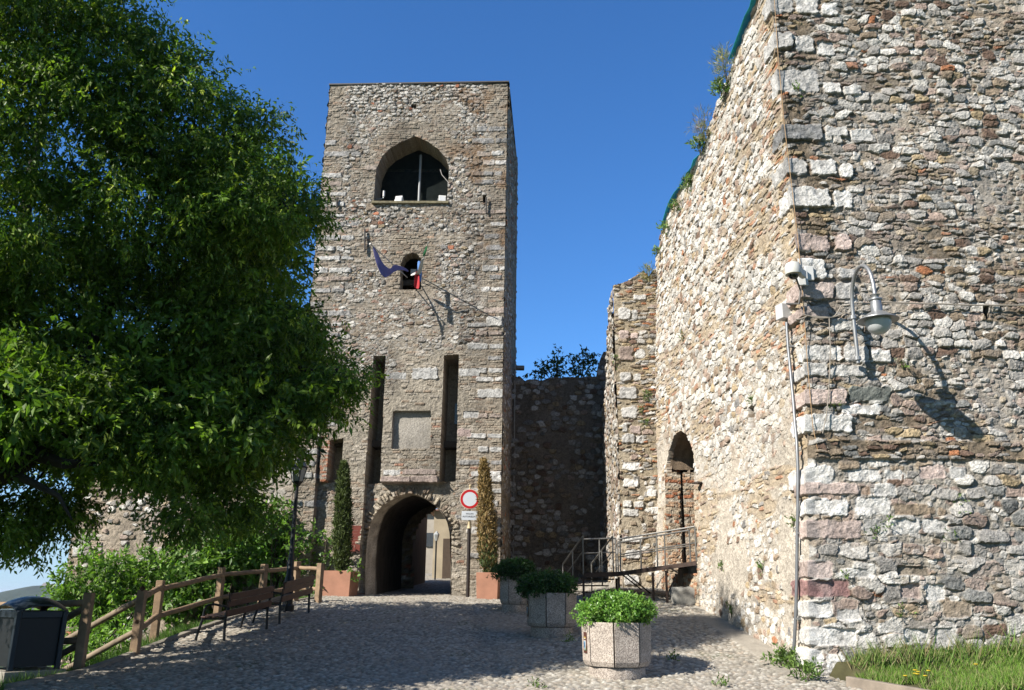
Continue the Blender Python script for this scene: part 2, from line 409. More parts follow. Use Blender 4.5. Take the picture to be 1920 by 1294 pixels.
def zline(pts):
    """edge line: pts [(x,y,z),...]"""
    p = np.array(pts, float)
    def f(z):
        z = np.asarray(z, float)
        return np.stack([np.interp(z, p[:, 2], p[:, 0]), np.interp(z, p[:, 2], p[:, 1]), z], -1)
    return f
M_STONE = mat_attr('old stone masonry', nscale=42, var=.38, bump=.9, bscale=60, bdist=.014)
M_STONE_FAR = mat_attr('weathered tower masonry', nscale=22, var=.36, bump=.9, bscale=35, bdist=.02)
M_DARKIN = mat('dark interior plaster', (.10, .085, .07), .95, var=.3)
PAL = [(.70, .675, .63), (.53, .505, .47), (.38, .36, .335), (.33, .26, .19), (.42, .325, .275), (.21, .14, .105), (.46, .36, .225), (.46, .20, .10), (.25, .25, .24)]

# ================================================================== BASTION (right)
bast = thing('bastion', 'tall ruined stone bastion on the right with pale corner blocks and an arched doorway', 'bastion', (7, 18, 0.4))
inv = np.array([7, 18, .4])
def loc(f, o=inv): return lambda z: f(np.asarray(z) + o[2]) - o     # walls of a thing are built in the thing's own space
cornerA = zline([(4.57, 13.9, -1), (4.66, 13.9, .6), (4.85, 13.9, 3.5), (5.0, 13.9, 5.3), (5.06, 13.9, 7), (4.99, 13.9, 9.5), (4.97, 13.9, 15)])
farA = zline([(11.8, 13.9, -1), (11.6, 13.9, 15)])
innerA = zline([(3.82, 23.5, -1), (3.87, 23.5, 2), (4.06, 23.5, 5.5), (4.25, 23.5, 11.5), (4.3, 23.5, 15)])
WF = Wall(cornerA, farA, -.2, 14.2, (0, -1, 0))
WS = Wall(innerA, cornerA, -.2, 14.2, (-1, -.073, 0))
def rectpx(W, x0, y0, x1, y1):
    a = W.uz(x0, (y0 + y1) / 2)[0]; b = W.uz(x1, (y0 + y1) / 2)[0]; c = W.uz((x0 + x1) / 2, y1)[1]; d = W.uz((x0 + x1) / 2, y0)[1]
    return a, b, c, d
QW, QG, QP, QD = (.80, .78, .745), (.64, .625, .60), (.58, .47, .425), (.22, .235, .215)
QUO = [(1446, -8, 1486, 26, QG), (1490, -6, 1534, 30, QG), (1537, 8, 1570, 32, QW), (1450, 63, 1485, 94, QG), (1490, 72, 1526, 101, QG), (1529, 78, 1566, 106, QW),
       (1457, 132, 1534, 176, QG), (1541, 154, 1577, 178, QW), (1580, 162, 1616, 181, QW), (1466, 235, 1541, 266, (.3, .3, .3)), (1545, 237, 1589, 259, QG), (1592, 243, 1634, 266, QG),
       (1475, 297, 1512, 329, QG), (1517, 299, 1568, 331, QG), (1572, 308, 1598, 335, QW), (1482, 353, 1557, 391, QW), (1561, 357, 1598, 393, QW),
       (1492, 440, 1555, 473, QP), (1561, 440, 1595, 472, QP), (1502, 486, 1547, 526, QW), (1570, 502, 1606, 525, QG), (1500, 528, 1563, 563, QP), (1566, 530, 1604, 563, QG),
       (1505, 575, 1552, 598, QP), (1555, 598, 1600, 622, QG), (1512, 648, 1576, 678, QW), (1580, 648, 1628, 681, QG), (1630, 655, 1670, 682, QW), (1517, 680, 1551, 708, QG), (1554, 684, 1622, 708, QG),
       (1522, 730, 1586, 762, QP), (1589, 725, 1671, 755, QD), (1512, 777, 1599, 813, QW), (1575, 758, 1650, 780, QW),
       (1515, 874, 1562, 915, QW), (1586, 878, 1650, 905, QW), (1656, 880, 1690, 902, QW), (1720, 872, 1772, 900, QP), (1776, 875, 1810, 900, QG),
       (1530, 905, 1608, 930, QP), (1610, 912, 1630, 930, (.32, .22, .15)), (1636, 907, 1680, 932, QG), (1525, 935, 1590, 968, QW), (1598, 933, 1668, 967, QW), (1672, 944, 1738, 968, (.33, .26, .19)),
       (1527, 975, 1615, 1012, QP), (1615, 972, 1664, 1004, QG), (1668, 972, 1722, 1004, QG), (1725, 973, 1776, 1000, QG),
       (1530, 1050, 1560, 1085, QP), (1572, 1065, 1634, 1085, QG), (1676, 1060, 1740, 1080, (.33, .28, .22)), (1530, 1086, 1592, 1121, (.34, .2, .19)), (1683, 1093, 1724, 1124, QP), (1730, 1093, 1770, 1128, QG),
       (1520, 1125, 1560, 1160, QW), (1565, 1140, 1610, 1165, QG), (1764, 1125, 1820, 1160, (.36, .29, .22)), (1522, 1175, 1605, 1212, QW), (1690, 1176, 1742, 1208, QG), (1748, 1176, 1790, 1212, QG), (1545, 1225, 1580, 1262, QW), (1515, 1215, 1542, 1250, QW)]
def st_front(U, V):
    big = rubble(U, V, 101, .38, .23, PAL, [.18, .22, .18, .12, .12, .06, .03, .01, .1], (.38, .345, .295), rad=1.08, bulge=.055, p=3.2, bury=.2, warp=.045, infill=True)
    sm = rubble(U, V, 103, .285, .17, PAL, [.26, .22, .15, .10, .11, .07, .03, .012, .07], (.35, .31, .255), rad=1.1, bulge=.058, p=2.8, bury=.12, warp=.045, infill=True)
    tiny = rubble(U, V, 131, .13, .085, PAL, [.2, .2, .16, .16, .12, .06, .1, .03, .06], (.37, .32, .26), rad=.95, bulge=.04, p=2.5, bury=.3, warp=.03)
    ti = sstep(.57, .64, fbm(U * 1.3 + 4, V * 2.2, 133, 3)) * .8
    sm = mix(ti, (sm[0], sm[1]), (tiny[0], tiny[1])); big = mix(ti * .55, (big[0], big[1]), (tiny[0], tiny[1]))
    zl = WF.uz(1700, 862)[1]; zu = WF.uz(1700, 828)[1]
    HC = mix(1 - sstep(zl - .1, zl + .05, V + .15 * (fbm(U * 1.2, V * 0, 8, 2) - .5)), sm, big)
    flat = rubble(U, V, 107, .21, .082, PAL, [.06, .1, .12, .34, .1, .12, .14, .03, .06], (.25, .20, .145), rad=1.1, bulge=.045, p=3.4, bury=.25, warp=.05)
    band = sstep(.64, .68, fbm(U * .5 + 3, V * 2.0, 109, 3)) * .85
    cornerband = (1 - sstep(.5, .9, U + .5 * (fbm(U * 2, V * 2, 4, 2) - .5))) * sstep(zu - .5, zu, V)
    flat = (flat[0], flat[1] * .86); led = sstep(zl - .03, zl + .02, V) * (1 - sstep(zu - .02, zu + .05, V))
    k = np.clip(np.maximum(np.maximum(band * sstep(zl, zl + .1, V), cornerband), led), 0, 1)
    HC = mix(k, HC, (flat[0], flat[1])); H, C = HC
    H = H + (.02 + .07 * fbm(U * 1.6, V * 2, 151, 3)) * led + .045 * (1 - sstep(zl - .25, zl + .1, V + .3 * (fbm(U * 1.5, V * 0, 152, 3) - .5))) + .10 * (fbm(U * .7, V * .7, 12, 3) - .5)
    HC = (H, C)
    for i, q in enumerate(QUO):
        a, b, c, d = rectpx(WF, *q[:4]); block(U, V, HC, -.3 if a < .16 else a, b, c, d, q[4], 300 + i, .085 if a < .16 else .06)
    H, C = HC
    # weathering: pale lime runs and grey lichen
    g = sstep(.52, .68, fbm(U * 1.6, V * .9, 140, 4))
    C = C * (1 - .25 * g[..., None]) + np.array((.42, .41, .40)) * .25 * g[..., None]
    return H, C
WF_o = WF
WFl = Wall(loc(cornerA), loc(farA), -.6, 13.8, (0, -1, 0))
def shift_style(st, dz): return lambda U, V: st(U, V + dz)
def hcorner(zw):
    def f(V):
        z = V + zw; h = .015 + .03 * (fbm(z * 5, z * 0, 71, 3) - .3)
        for q in QUO:
            if q[0] > 1535: continue
            a, b, c, d = rectpx(WF, *q[:4]); h = np.maximum(h, .075 * sstep(c - .01, c + .03, z) * (1 - sstep(d - .03, d + .01, z)))
        return h
    return f
HC_ = hcorner(.4)
hole = [(u - 0., z - .4) for u, z in WF.poly([(1840, 575), (1853, 575), (1853, 600), (1845, 600)])]
bf = WFl.mesh('front_wall', shift_style(st_front, .4), .0135, .0125, M_STONE, bast, [dict(poly=hole, depth=.25, col=(.08, .07, .06))], sew=(0, (-1, -.073, 0), HC_))

def s2(px, py): u, z = WS.uz(px, py); return u, z
door_poly = WS.poly([(1250, 1075), (1248, 1000), (1249, 889), (1250, 865), (1254, 843), (1261, 823), (1268, 813), (1276, 808), (1284, 811), (1291, 821), (1297, 836), (1302, 858), (1304, 890), (1306, 1000), (1308, 1075)])
def st_side(U, V):
    dist = WS.L - U
    pale = [(.80, .77, .72), (.70, .665, .61), (.50, .47, .43), (.42, .32, .23), (.52, .39, .31), (.28, .19, .14), (.54, .42, .27), (.50, .24, .13), (.3, .29, .28)]
    a = rubble(U, V, 201, .25, .17, pale, [.42, .2, .08, .08, .08, .03, .06, .02, .02], (.52, .465, .385), rad=1.1, bulge=.045, p=2.5, bury=.08, warp=.055, infill=True)
    b = rubble(U, V, 205, .22, .15, pale, [.4, .2, .08, .08, .1, .03, .06, .02, .02], (.57, .51, .43), rad=.9, bulge=.022, p=2.3, bury=.7, warp=.05)
    zl = 3.57 + .4 * (1 - U / WS.L)
    low = 1 - sstep(zl + .1, zl + 1.9, V + 1.6 * (fbm(U * .8, V * .8, 210, 3) - .5) - .9 * sstep(3, 0, U))
    HC = mix(np.clip(low + .25 * sstep(.5, .6, fbm(U, V, 230, 3)), 0, 1), a, b)
    fl = rubble(U, V, 207, .3, .075, pale, [.1, .1, .05, .15, .15, .04, .45, .12, .02], (.47, .38, .27), rad=1.1, bulge=.03, p=4, bury=.25)
    k = np.maximum(np.clip(1 - np.abs(V - zl) / .10, 0, 1) * .85, .8 * sstep(.61, .66, fbm(U * .5, V * 1.7, 211, 3)))
    k = np.maximum(k, (1 - sstep(.3, .9, dist + .4 * (fbm(U * 2, V * 2, 4, 2) - .5))) * sstep(3.6, 4.2, V))
    HC = mix(k, HC, (fl[0], fl[1])); H, C = HC
    # brick surround of the doorway
    du, dz = np.array(door_poly)[:, 0], np.array(door_poly)[:, 1]
    br = rubble(U, V, 215, .26, .075, [(.5, .26, .15), (.55, .42, .29), (.6, .5, .38)], [.4, .3, .3], (.54, .47, .37), rad=1.2, bulge=.02, p=6, bury=.3)
    q = (1 - sstep(.1, .42, np.maximum(np.maximum(du.min() - U, U - du.max()), 0) + .25 * (fbm(U * 3, V * 5, 9, 2) - .5))) * (1 - sstep(dz.min() + 1.6, dz.min() + 2.1, V))
    HC = mix(q, (H, C), (br[0], br[1])); H, C = HC
    H = H + .12 * (fbm(U * .5, V * .5, 12, 3) - .5)
    for i, qd in enumerate(QUO):
        if qd[0] > 1512 and qd[1] > 500 and qd[0] > 1535: continue
        if qd[0] > 1489 and qd[1] < 500: continue
        if qd[0] > 1535: continue
        z0, z1 = rectpx(WF_o, *qd[:4])[2:]; ln = .28 + .45 * hsh(i, 7, 3)
        block(U, V, (H, C), WS.L - ln, WS.L + .3, z0, z1, qd[4], 500 + i, .075)
    return H, C
WSl = Wall(loc(innerA), loc(cornerA), -.6, 13.8, (-1, -.073, 0))
def side_top_pts():
    o = []
    for p in [(1222, 497), (1230, 482), (1237, 452), (1246, 425), (1256, 392), (1280, 350), (1310, 300), (1320, 270), (1335, 222), (1347, 185), (1362, 150), (1382, 96), (1398, 55), (1412, 20), (1425, -20)]:
        o.append(WS.uz(*p))
    return np.array(o)
STP = side_top_pts()
def side_top(u):
    return np.interp(u, STP[:, 0], STP[:, 1]) - .4 + .10 * (fbm(u * 6, u * 0, 31, 3) - .5) * 2
dl = [(u, z - .4) for u, z in door_poly]
nich = [(u, z - .4) for u, z in WS.poly([(1405, 765), (1414, 758), (1418, 800), (1408, 810)])]
WSl.mesh('side_wall', shift_style(st_side, .4), .017, .0135, M_STONE, bast,
         [dict(poly=dl, depth=.14, through=True, col=(.42, .32, .24)), dict(poly=nich, depth=.16, col=(.3, .22, .16))], top=side_top, sew=(1, (0, -1, 0), HC_))
# rough top of the bastion: earth and rubble following the broken rim
def bast_top():
    us = np.linspace(0, WS.L, 60); n = 14
    rim = WS.P(us, side_top(us) + .4); V = []; C = []
    for j in range(n):
        t = j / (n - 1.)
        for i in range(60):
            p = rim[i].copy(); p[0] += .05 + t * 6.6
            p[2] += -.02 + .9 * t ** .6 * .35 + .25 * (fbm(np.array(i * .35), np.array(j * .6), 77, 3) - .5) * min(1, t * 6)
            V.append(p - inv); C.append(np.array((.33, .28, .2)) * (.7 + .6 * hsh(i, j, 3)))
    Q = [(j * 60 + i, j * 60 + i + 1, (j + 1) * 60 + i + 1, (j + 1) * 60 + i) for j in range(n - 1) for i in range(59)]
    np_mesh('wall_top', V, np.array(Q), M_STONE, bast, np.array(C))
bast_top()
# doorway: brick far jamb, inner rebate, vault, floor
e = (cornerA(3.) - innerA(3.))[:2]; e = e / np.linalg.norm(e); inn = np.array([-e[1], e[0]])
if inn[0] < 0: inn = -inn
def dpt(u, z, dep):
    p = WS.P(np.array(u), np.array(z)); return np.array([p[0] + inn[0] * dep, p[1] + inn[1] * dep, z]) - inv
dbr = [(.46, .19, .10), (.52, .34, .22), (.55, .45, .33), (.40, .30, .21), (.6, .52, .42)]
def st_door(U, V):
    H, C, m = bricks(U, V, 401, dbr, [.14, .2, .32, .14, .2], (.52, .46, .375), a=.28, b=.08, bulge=.016, bury=.2); return H, C
ul = door_poly[0][0]; ur = door_poly[-1][0]; zb = door_poly[0][1] - .3; zs = WS.uz(1249, 889)[1]
for (a0, d0, a1, d1) in ((ul + .02, .10, ul + .02, .43), (ul - .24, .42, ul - .24, .60), (ul + .02, .58, ul + .02, 3.2)):
    pa = dpt(a0, 0., d0); pb = dpt(a1, 0., d1)
    A_ = zline([(pa[0], pa[1], -5), (pa[0], pa[1], 20)]); B_ = zline([(pb[0], pb[1], -5), (pb[0], pb[1], 20)])
    nd = np.array([e[0], e[1], 0])
    Wall(A_, B_, zb - .4, zs + (.03 if d0 != .42 else .6) - .4, nd).mesh('door_jamb', st_door, .016, .013, M_STONE, bast)
pa = dpt(ul + .5, 0., 1.0); pb = dpt(ul, 0., 1.0)
mb = MB()
def vault():
    top = [(u, z) for u, z in door_poly if z > zs - .02]; V = []; C = []; nd = 40
    k = [(0, 0)] * 0
    us = np.array(top); us = us[np.argsort(us[:, 0])]
    uu = np.linspace(us[0, 0] + .01, us[-1, 0] - .01, 40); zz = np.interp(uu, us[:, 0], us[:, 1])
    for j in range(nd):
        for i in range(40):
            s = .02 * (hsh(i, j, 8) - .5)
            V.append(dpt(uu[i], zz[i] + s + .02, .10 + 3.1 * j / (nd - 1))); C.append(np.array((.36, .27, .19)) * (.75 + .5 * hsh(i // 2, j * 3, 9)))
    Q = [(j * 40 + i, j * 40 + i + 1, (j + 1) * 40 + i + 1, (j + 1) * 40 + i) for j in range(nd - 1) for i in range(39)]
    np_mesh('door_vault', V, np.array(Q), M_STONE, bast, np.array(C))
vault()
mb = MB()
mb.add([dpt(ul + .02, zb, .58), dpt(ul - .26, zb, .58), dpt(ul - .26, zs + .1, .58), dpt(ul + .02, zs + .1, .58)], [(0, 1, 2, 3)])
mb.add([dpt(ul - .2, zb + .1, 0.05), dpt(ur + .2, zb + .1, 0.05), dpt(ur + .2, zb + .1, 3.3), dpt(ul - .2, zb + .1, 3.3)], [(0, 1, 2, 3)])
mb.add([dpt(ul - .2, zb, 3.22), dpt(ur + .5, zb, 3.22), dpt(ur + .5, zs + 2, 3.22), dpt(ul - .2, zs + 2, 3.22)], [(0, 1, 2, 3)])
mb.add([dpt(ur + .02, zb, .1), dpt(ur + .02, zb, 3.3), dpt(ur + .02, zs + 1.5, 3.3), dpt(ur + .02, zs + 1.5, .1)], [(0, 1, 2, 3)])
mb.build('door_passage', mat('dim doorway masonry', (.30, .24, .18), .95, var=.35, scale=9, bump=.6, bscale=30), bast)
# hidden core: far side and back of the bastion
mb = MB()
mb.box(np.array([8.6, 25.2, 6.0]) - inv, (6.4, 3.0, 11.6)); mb.box(np.array([11.75, 18.8, 6.2]) - inv, (.3, 9.6, 13.2))
mb.build('rear_wall', mat('plain rubble', (.38, .33, .27), .95, var=.35, scale=5, bump=.8, bscale=9), bast)

# ------------------------------------------------------------------ pier at the inner end of the bastion
pier = thing('stone_pier', 'narrow stone pier with grey corner blocks between the dark curtain wall and bastion doorway', 'pier', (3.5, 24, 1.2)); pinv = np.array([3.5, 24, 1.2])
pA = zline([(3.03, 23.5, 0), (3.03, 23.5, 2), (3.0, 23.5, 6), (2.93, 23.5, 12)])
pB = zline([(3.95, 23.45, 0), (3.95, 23.45, 2), (4.12, 23.45, 5.5), (4.28, 23.45, 12)])
WP = Wall(pA, pB, 1.2, 11.6, (0, -1, 0))
PQ = [(1158, 578, 1182, 600, QG), (1184, 580, 1196, 600, QG), (1187, 552, 1213, 564, QG), (1160, 620, 1180, 637, QP), (1181, 624, 1197, 637, QP), (1160, 650, 1188, 677, (.38, .3, .26)), (1190, 655, 1210, 673, QW),
      (1162, 698, 1184, 716, QG), (1187, 700, 1203, 715, QW), (1160, 726, 1195, 750, QG), (1165, 764, 1195, 785, QG), (1165, 795, 1177, 812, QG), (1180, 798, 1202, 815, QP), (1165, 814, 1190, 832, QG), (1191, 817, 1207, 832, QW),
      (1166, 866, 1200, 882, QW), (1167, 897, 1198, 915, QW), (1212, 917, 1232, 932, QW), (1168, 938, 1185, 952, QW), (1188, 940, 1208, 953, QW), (1168, 953, 1198, 969, QW), (1170, 1005, 1205, 1018, QW), (1172, 1030, 1200, 1048, QG), (1170, 1078, 1198, 1098, QW), (1220, 950, 1240, 965, QW)]
def st_pier(U, V):
    a = rubble(U, V, 601, .24, .14, PAL, [.12, .15, .12, .2, .13, .06, .18, .04, .02], (.40, .34, .255), rad=1.0, bulge=.05, p=3, bury=.4)
    f = rubble(U, V, 603, .22, .07, PAL, [.08, .1, .1, .22, .13, .06, .28, .1, .02], (.42, .35, .25), rad=1.1, bulge=.04, p=4, bury=.3)
    H, C = mix(sstep(.45, .55, fbm(U * .8, V * 1.5, 605, 3)), a, f)
    for i, q in enumerate(PQ): block(U, V, (H, C), *rectpx(WP, *q[:4]), q[4], 700 + i, .06)
    H = H + .06 * (fbm(U * 1.5, V * 1.5, 12, 3) - .5)
    return H, C
PT = np.array([WP.uz(*p) for p in [(1140, 545), (1150, 536), (1175, 528), (1196, 516), (1206, 508), (1216, 520), (1226, 505)]])
def ptop(u): return np.interp(u, PT[:, 0], PT[:, 1]) - 1.2 + .06 * (fbm(u * 9, u * 0, 33, 3) - .5)
Wall(loc(pA, pinv), loc(pB, pinv), 0, 10.4, (0, -1, 0)).mesh('front_wall', shift_style(st_pier, 1.2), .02, .018, M_STONE, pier, top=ptop)
pC = zline([(3.38, 31.2, 0), (3.45, 31.2, 12)])
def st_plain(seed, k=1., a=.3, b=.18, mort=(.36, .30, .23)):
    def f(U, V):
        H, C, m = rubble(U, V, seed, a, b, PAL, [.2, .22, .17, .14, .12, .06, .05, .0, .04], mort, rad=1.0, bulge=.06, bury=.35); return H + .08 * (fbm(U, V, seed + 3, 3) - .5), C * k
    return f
def pst(u): return 9.15 - .25 * u + .5 * (fbm(u * 2.2, u * 0, 34, 3) - .5)
Wall(loc(pC, pinv), loc(pA, pinv), 0, 10.4, (-1, -.04, 0)).mesh('side_wall', st_plain(611), .05, .035, M_STONE_FAR, pier, top=lambda u: np.minimum(9.3, 7.2 + 2.1 * sstep(2.2, 5.5, u) + .5 * (fbm(u * 2, u * 0, 35, 3) - .5)))
mb = MB(); mb.box(np.array([5.2, 27.5, 5.0]) - pinv, (3.0, 7.4, 8.6)); mb.box(np.array([3.6, 24.6, 6.1]) - pinv, (.9, 2.0, 8.2)); mb.build('core_wall', mat('plain rubble', (.38, .33, .27)), pier)
# ================================================================== GATE TOWER
tinv = np.array([-3.5, 29.5, 1.6])
tower = thing('gate_tower', 'tall square stone gate tower with belfry arch, drawbridge slots and pointed gateway', 'tower', tinv)
tFL = zline([(-6.89, 27, 0), (-6.89, 27, 2.5), (-6.78, 27, 11.2), (-6.69, 27, 19.5)])
tFR = zline([(-.29, 26.7, 0), (-.29, 26.7, 10), (-.25, 26.7, 19.5)])
tBR = zline([(.10, 33.0, 0), (.14, 33.0, 10), (.12, 33.0, 19.5)])
tBL = zline([(-6.5, 33.3, 0), (-6.4, 33.3, 19.5)])
TF = Wall(tFL, tFR, 1.3, 19.42, (-.045, -1, 0))
TPAL = [(.70, .67, .62), (.46, .435, .40), (.36, .33, .30), (.33, .265, .20), (.42, .33, .28), (.24, .17, .13), (.45, .36, .24), (.47, .2, .12), (.28, .27, .25)]
gate_o = TF.poly([(684, 1130), (685, 1060), (688, 1010), (694, 983), (703, 964), (716, 949), (731, 939), (747, 930), (765, 924), (782, 927), (800, 936), (815, 947), (829, 962), (838, 978), (843, 1000), (845, 1060), (845, 1130)])
def seg(a, b): return TF.uz(*a), TF.uz(*b)
slotL = TF.poly([(701, 668), (723, 668), (712, 904), (684, 906)])
slotR = TF.poly([(833, 667), (860, 665), (854, 900), (824, 903)])
slotP = TF.poly([(619, 826), (644, 822), (638, 898), (611, 903)])
panel = TF.poly([(737, 771), (808, 770), (806, 841), (734, 841)])
recess = TF.poly([(685, 904), (822, 905), (854, 899), (851, 985), (846, 1002), (846, 1135), (671, 1135)])
precess = TF.poly([(597, 820), (608, 820), (606, 903), (638, 899), (640, 1135), (578, 1135), (590, 930)])
belf = TF.poly([(700, 380), (703, 340), (707, 315), (717, 293), (732, 278), (752, 267), (778, 256), (801, 266), (821, 280), (835, 296), (842, 315), (840, 345), (838, 380)])
swin = TF.poly([(750, 543), (752, 495), (757, 483), (765, 477), (773, 475), (782, 477), (789, 485), (791, 496), (789, 543)])
hole1 = TF.poly([(771, 196), (780, 196), (780, 203), (771, 203)])
slith = TF.poly([(906, 366), (911, 366), (910, 380), (906, 380)])
LW, LG = (.72, .70, .67), (.58, .57, .55)
def st_tower(U, V):
    a = rubble(U, V, 801, .25, .16, TPAL, [.30, .2, .13, .14, .1, .06, .02, .02, .03], (.335, .295, .24), rad=.84, bulge=.05, p=2.3, bury=.42, warp=.05, infill=True)
    b = rubble(U, V, 803, .20, .13, TPAL, [.55, .18, .1, .07, .06, .03, .0, .01, .0], (.295, .255, .205), rad=.86, bulge=.05, p=2.3, bury=.15, warp=.04, infill=True)
    c = rubble(U, V, 805, .28, .13, TPAL, [.22, .22, .14, .17, .12, .06, .02, .02, .03], (.355, .315, .26), rad=.92, bulge=.042, p=2.6, bury=.5, warp=.05, infill=True)
    zt = TF.uz(780, 235)[1]; zm = TF.uz(780, 560)[1]; zb = TF.uz(780, 650)[1]
    k1 = sstep(zt - .7, zt + .5, V + 1.2 * (fbm(U * .6, V * .6, 9, 3) - .5))
    HC = mix(k1, a, b)
    HC = mix(1 - sstep(zm - .6, zm + .6, V), HC, c)
    br = bricks(U, V, 811, [(.40, .345, .275), (.36, .28, .21), (.45, .40, .335), (.42, .24, .17)], [.4, .2, .35, .05], (.39, .345, .28), a=.28, b=.082, bulge=.022, bury=.5)
    kb = (1 - sstep(zb - .3, zb + .2, V + .8 * (fbm(U * .8, V * .8, 10, 3) - .5))) * sstep(.30, .48, fbm(U * .45 + 1, V * .45, 815, 3) + .18 * np.exp(-((U - 4.2) / 1.6) ** 2))
    HC = mix(kb, HC, (br[0], br[1]))
    bb = bricks(U, V, 812, [(.37, .32, .255), (.32, .26, .20), (.41, .29, .21)], [.55, .38, .07], (.32, .275, .22), a=.27, b=.08, bulge=.028, bury=.35)
    cx, cz = np.mean(np.array(belf), 0); ring = (np.hypot((U - cx) / 1.55, (V - cz) / 1.6)); kr = (1 - sstep(1.02, 1.2, ring)) * sstep(cz + .1, cz + .5, V) * .9
    sw = np.array(swin); ks = (1 - sstep(.25, .6, np.maximum(np.abs(U - sw[:, 0].mean()) - .4, np.abs(V - sw[:, 1].mean()) - .8)))
    kv = .7 * sstep(.59, .65, fbm(U * .5, V * 1.2, 813, 3))
    ke = (1 - sstep(.5, 1.0, np.minimum(U, TF.L - U) + .5 * (fbm(U * 2, V * 1.5, 816, 2) - .5))) * .85
    HC = mix(np.clip(np.maximum(np.maximum(np.maximum(kr, ke), ks), kv * sstep(zb, zb + 1, V)), 0, 1), HC, (bb[0], bb[1]))
    # corner courses: long grey slabs alternating with thin brick
    z = zb - 7.5; i = 0
    while z < 17.6:
        h = .15 + .09 * hsh(i, 1, 61)
        for side in (0, 1):
            if hsh(i, side, 66) < .12: continue
            ln = .35 + 1.0 * hsh(i, side, 62); ins = .18 * hsh(i, side, 63) * (hsh(i, side, 67) > .5)
            u0, u1 = (ins - .03, ins + ln) if side == 0 else (TF.L - ins - ln, TF.L - ins + .03)
            zz = z + .1 * hsh(i, side, 64)
            if z < 4 and side == 0: continue
            cut = u0 + (u1 - u0) * (.35 + .4 * hsh(i, side, 68))
            cc = [LG, LW, (.38, .37, .36), (.46, .38, .33)][int(hsh(i, side, 65) * 3.3)]
            if ln > .7: block(U, V, HC, u0, cut - .015, zz, zz + h, cc, 900 + i * 4 + side, .05); block(U, V, HC, cut + .015, u1, zz + .01, zz + h * .95, cc, 902 + i * 4 + side, .05)
            else: block(U, V, HC, u0, u1, zz, zz + h, cc, 900 + i * 4 + side, .05)
        z += h + .13 + .16 * hsh(i, 6, 61); i += 1
    # dressed sill stones under the panel, plastered panel, imposts of the belfry arch
    def blk(x0, y0, x1, y1, col, n, bu=.1): block(U, V, HC, *rectpx(TF, x0, y0, x1, y1), col, n, bu, .012)
    blk(714, 893, 770, 907, (.47, .38, .34), 1, .09); blk(770, 892, 822, 906, (.47, .38, .34), 2, .09); blk(718, 880, 752, 892, LG, 3, .03); blk(754, 879, 818, 891, (.44, .36, .32), 4, .03)
    blk(684, 310, 707, 320, (.52, .44, .38), 5, .07); blk(840, 312, 858, 320, (.52, .44, .38), 6, .07)
    blk(895, 729, 945, 746, LG, 7, .04); blk(912, 594, 943, 612, (.72, .70, .66), 8, .06); blk(918, 883, 941, 906, (.75, .73, .7), 9, .09); blk(857, 803, 884, 820, (.46, .36, .33), 10, .03)
    blk(868, 770, 898, 784, LG, 11, .02); blk(724, 698, 762, 712, LG, 12, .02); blk(772, 690, 822, 712, LG, 13, .02); blk(860, 690, 900, 706, LG, 14, .03)
    H, C = HC
    # gate arch ring of rough voussoirs
    g = np.array(gate_o); cu = (g[0, 0] + g[-1, 0]) / 2; cz2 = TF.uz(760, 1010)[1]
    th = np.arctan2(V - cz2, U - cu); rr = np.hypot((U - cu), (V - cz2) * .92)
    vs = rubble(rr, th * 1.5, 821, .3, .11, [(.46, .40, .31), (.42, .36, .28), (.38, .30, .23), (.50, .44, .36)], [.3, .3, .2, .2], (.38, .33, .26), rad=1.1, bulge=.09, p=3.4, bury=.2)
    gt = np.arctan2(g[:, 1] - cz2, g[:, 0] - cu); gr = np.hypot(g[:, 0] - cu, (g[:, 1] - cz2) * .92); og = np.argsort(gt); dr = rr - np.interp(th, gt[og], gr[og])
    kvs = (1 - sstep(.24, .36, dr + .25 * (fbm(U * 2.2, V * 2.2, 3, 2) - .5))) * sstep(cz2 - .7, cz2 - .2, V) * (1 - sstep(-.05, .02, V - TF.uz(765, 909)[1]))
    H = H * (1 - kvs) + vs[0] * kvs; C = C * (1 - kvs[..., None]) + vs[1] * kvs[..., None]
    pm = inpoly(U, V, panel)
    pl = np.array((.44, .405, .355)) * (1 + .5 * (fbm(U * 3, V * 3, 830, 4) - .5))[..., None]
    C = np.where(pm[..., None], pl, C); H = np.where(pm, -.16 + .01 * (fbm(U * 20, V * 20, 4, 3) - .5), H)
    H = H - .24 * inpoly(U, V, recess) - .26 * inpoly(U, V, precess)
    # dark weathering runs and rusty lichen
    st = sstep(.5, .72, fbm(U * 1.1, V * .35, 840, 4)); C = C * (1 - .28 * st)[..., None]
    ru = sstep(.60, .70, fbm(U * .9, V * .9, 843, 4)) * sstep(TF.L * .55, TF.L * .8, U) * sstep(11, 12.5, V)
    C = C * (1 - .55 * ru[..., None]) + np.array((.22, .12, .05)) * .55 * ru[..., None]
    # iron-red brick jambs by the small slot
    bj = inpoly(U, V, TF.poly([(600, 826), (619, 826), (611, 903), (598, 903)])); rb = bricks(U, V, 850, [(.5, .2, .11), (.45, .28, .19), (.42, .36, .29)], [.4, .3, .3], (.4, .34, .27))
    bj = bj * .8; H = H * (1 - bj) + rb[0] * bj; C = C * (1 - bj[..., None]) + rb[1] * bj[..., None]
    H = H + .10 * (fbm(U * .5, V * .5, 12, 3) - .5); C = C * .97
    return H, C
def dz(p, d=tinv[2]): return [(u, z - d) for u, z in p]
TFl = Wall(loc(tFL, tinv), loc(tFR, tinv), -.3, 17.82, (-.045, -1, 0))
SD = (.50, .41, .31)
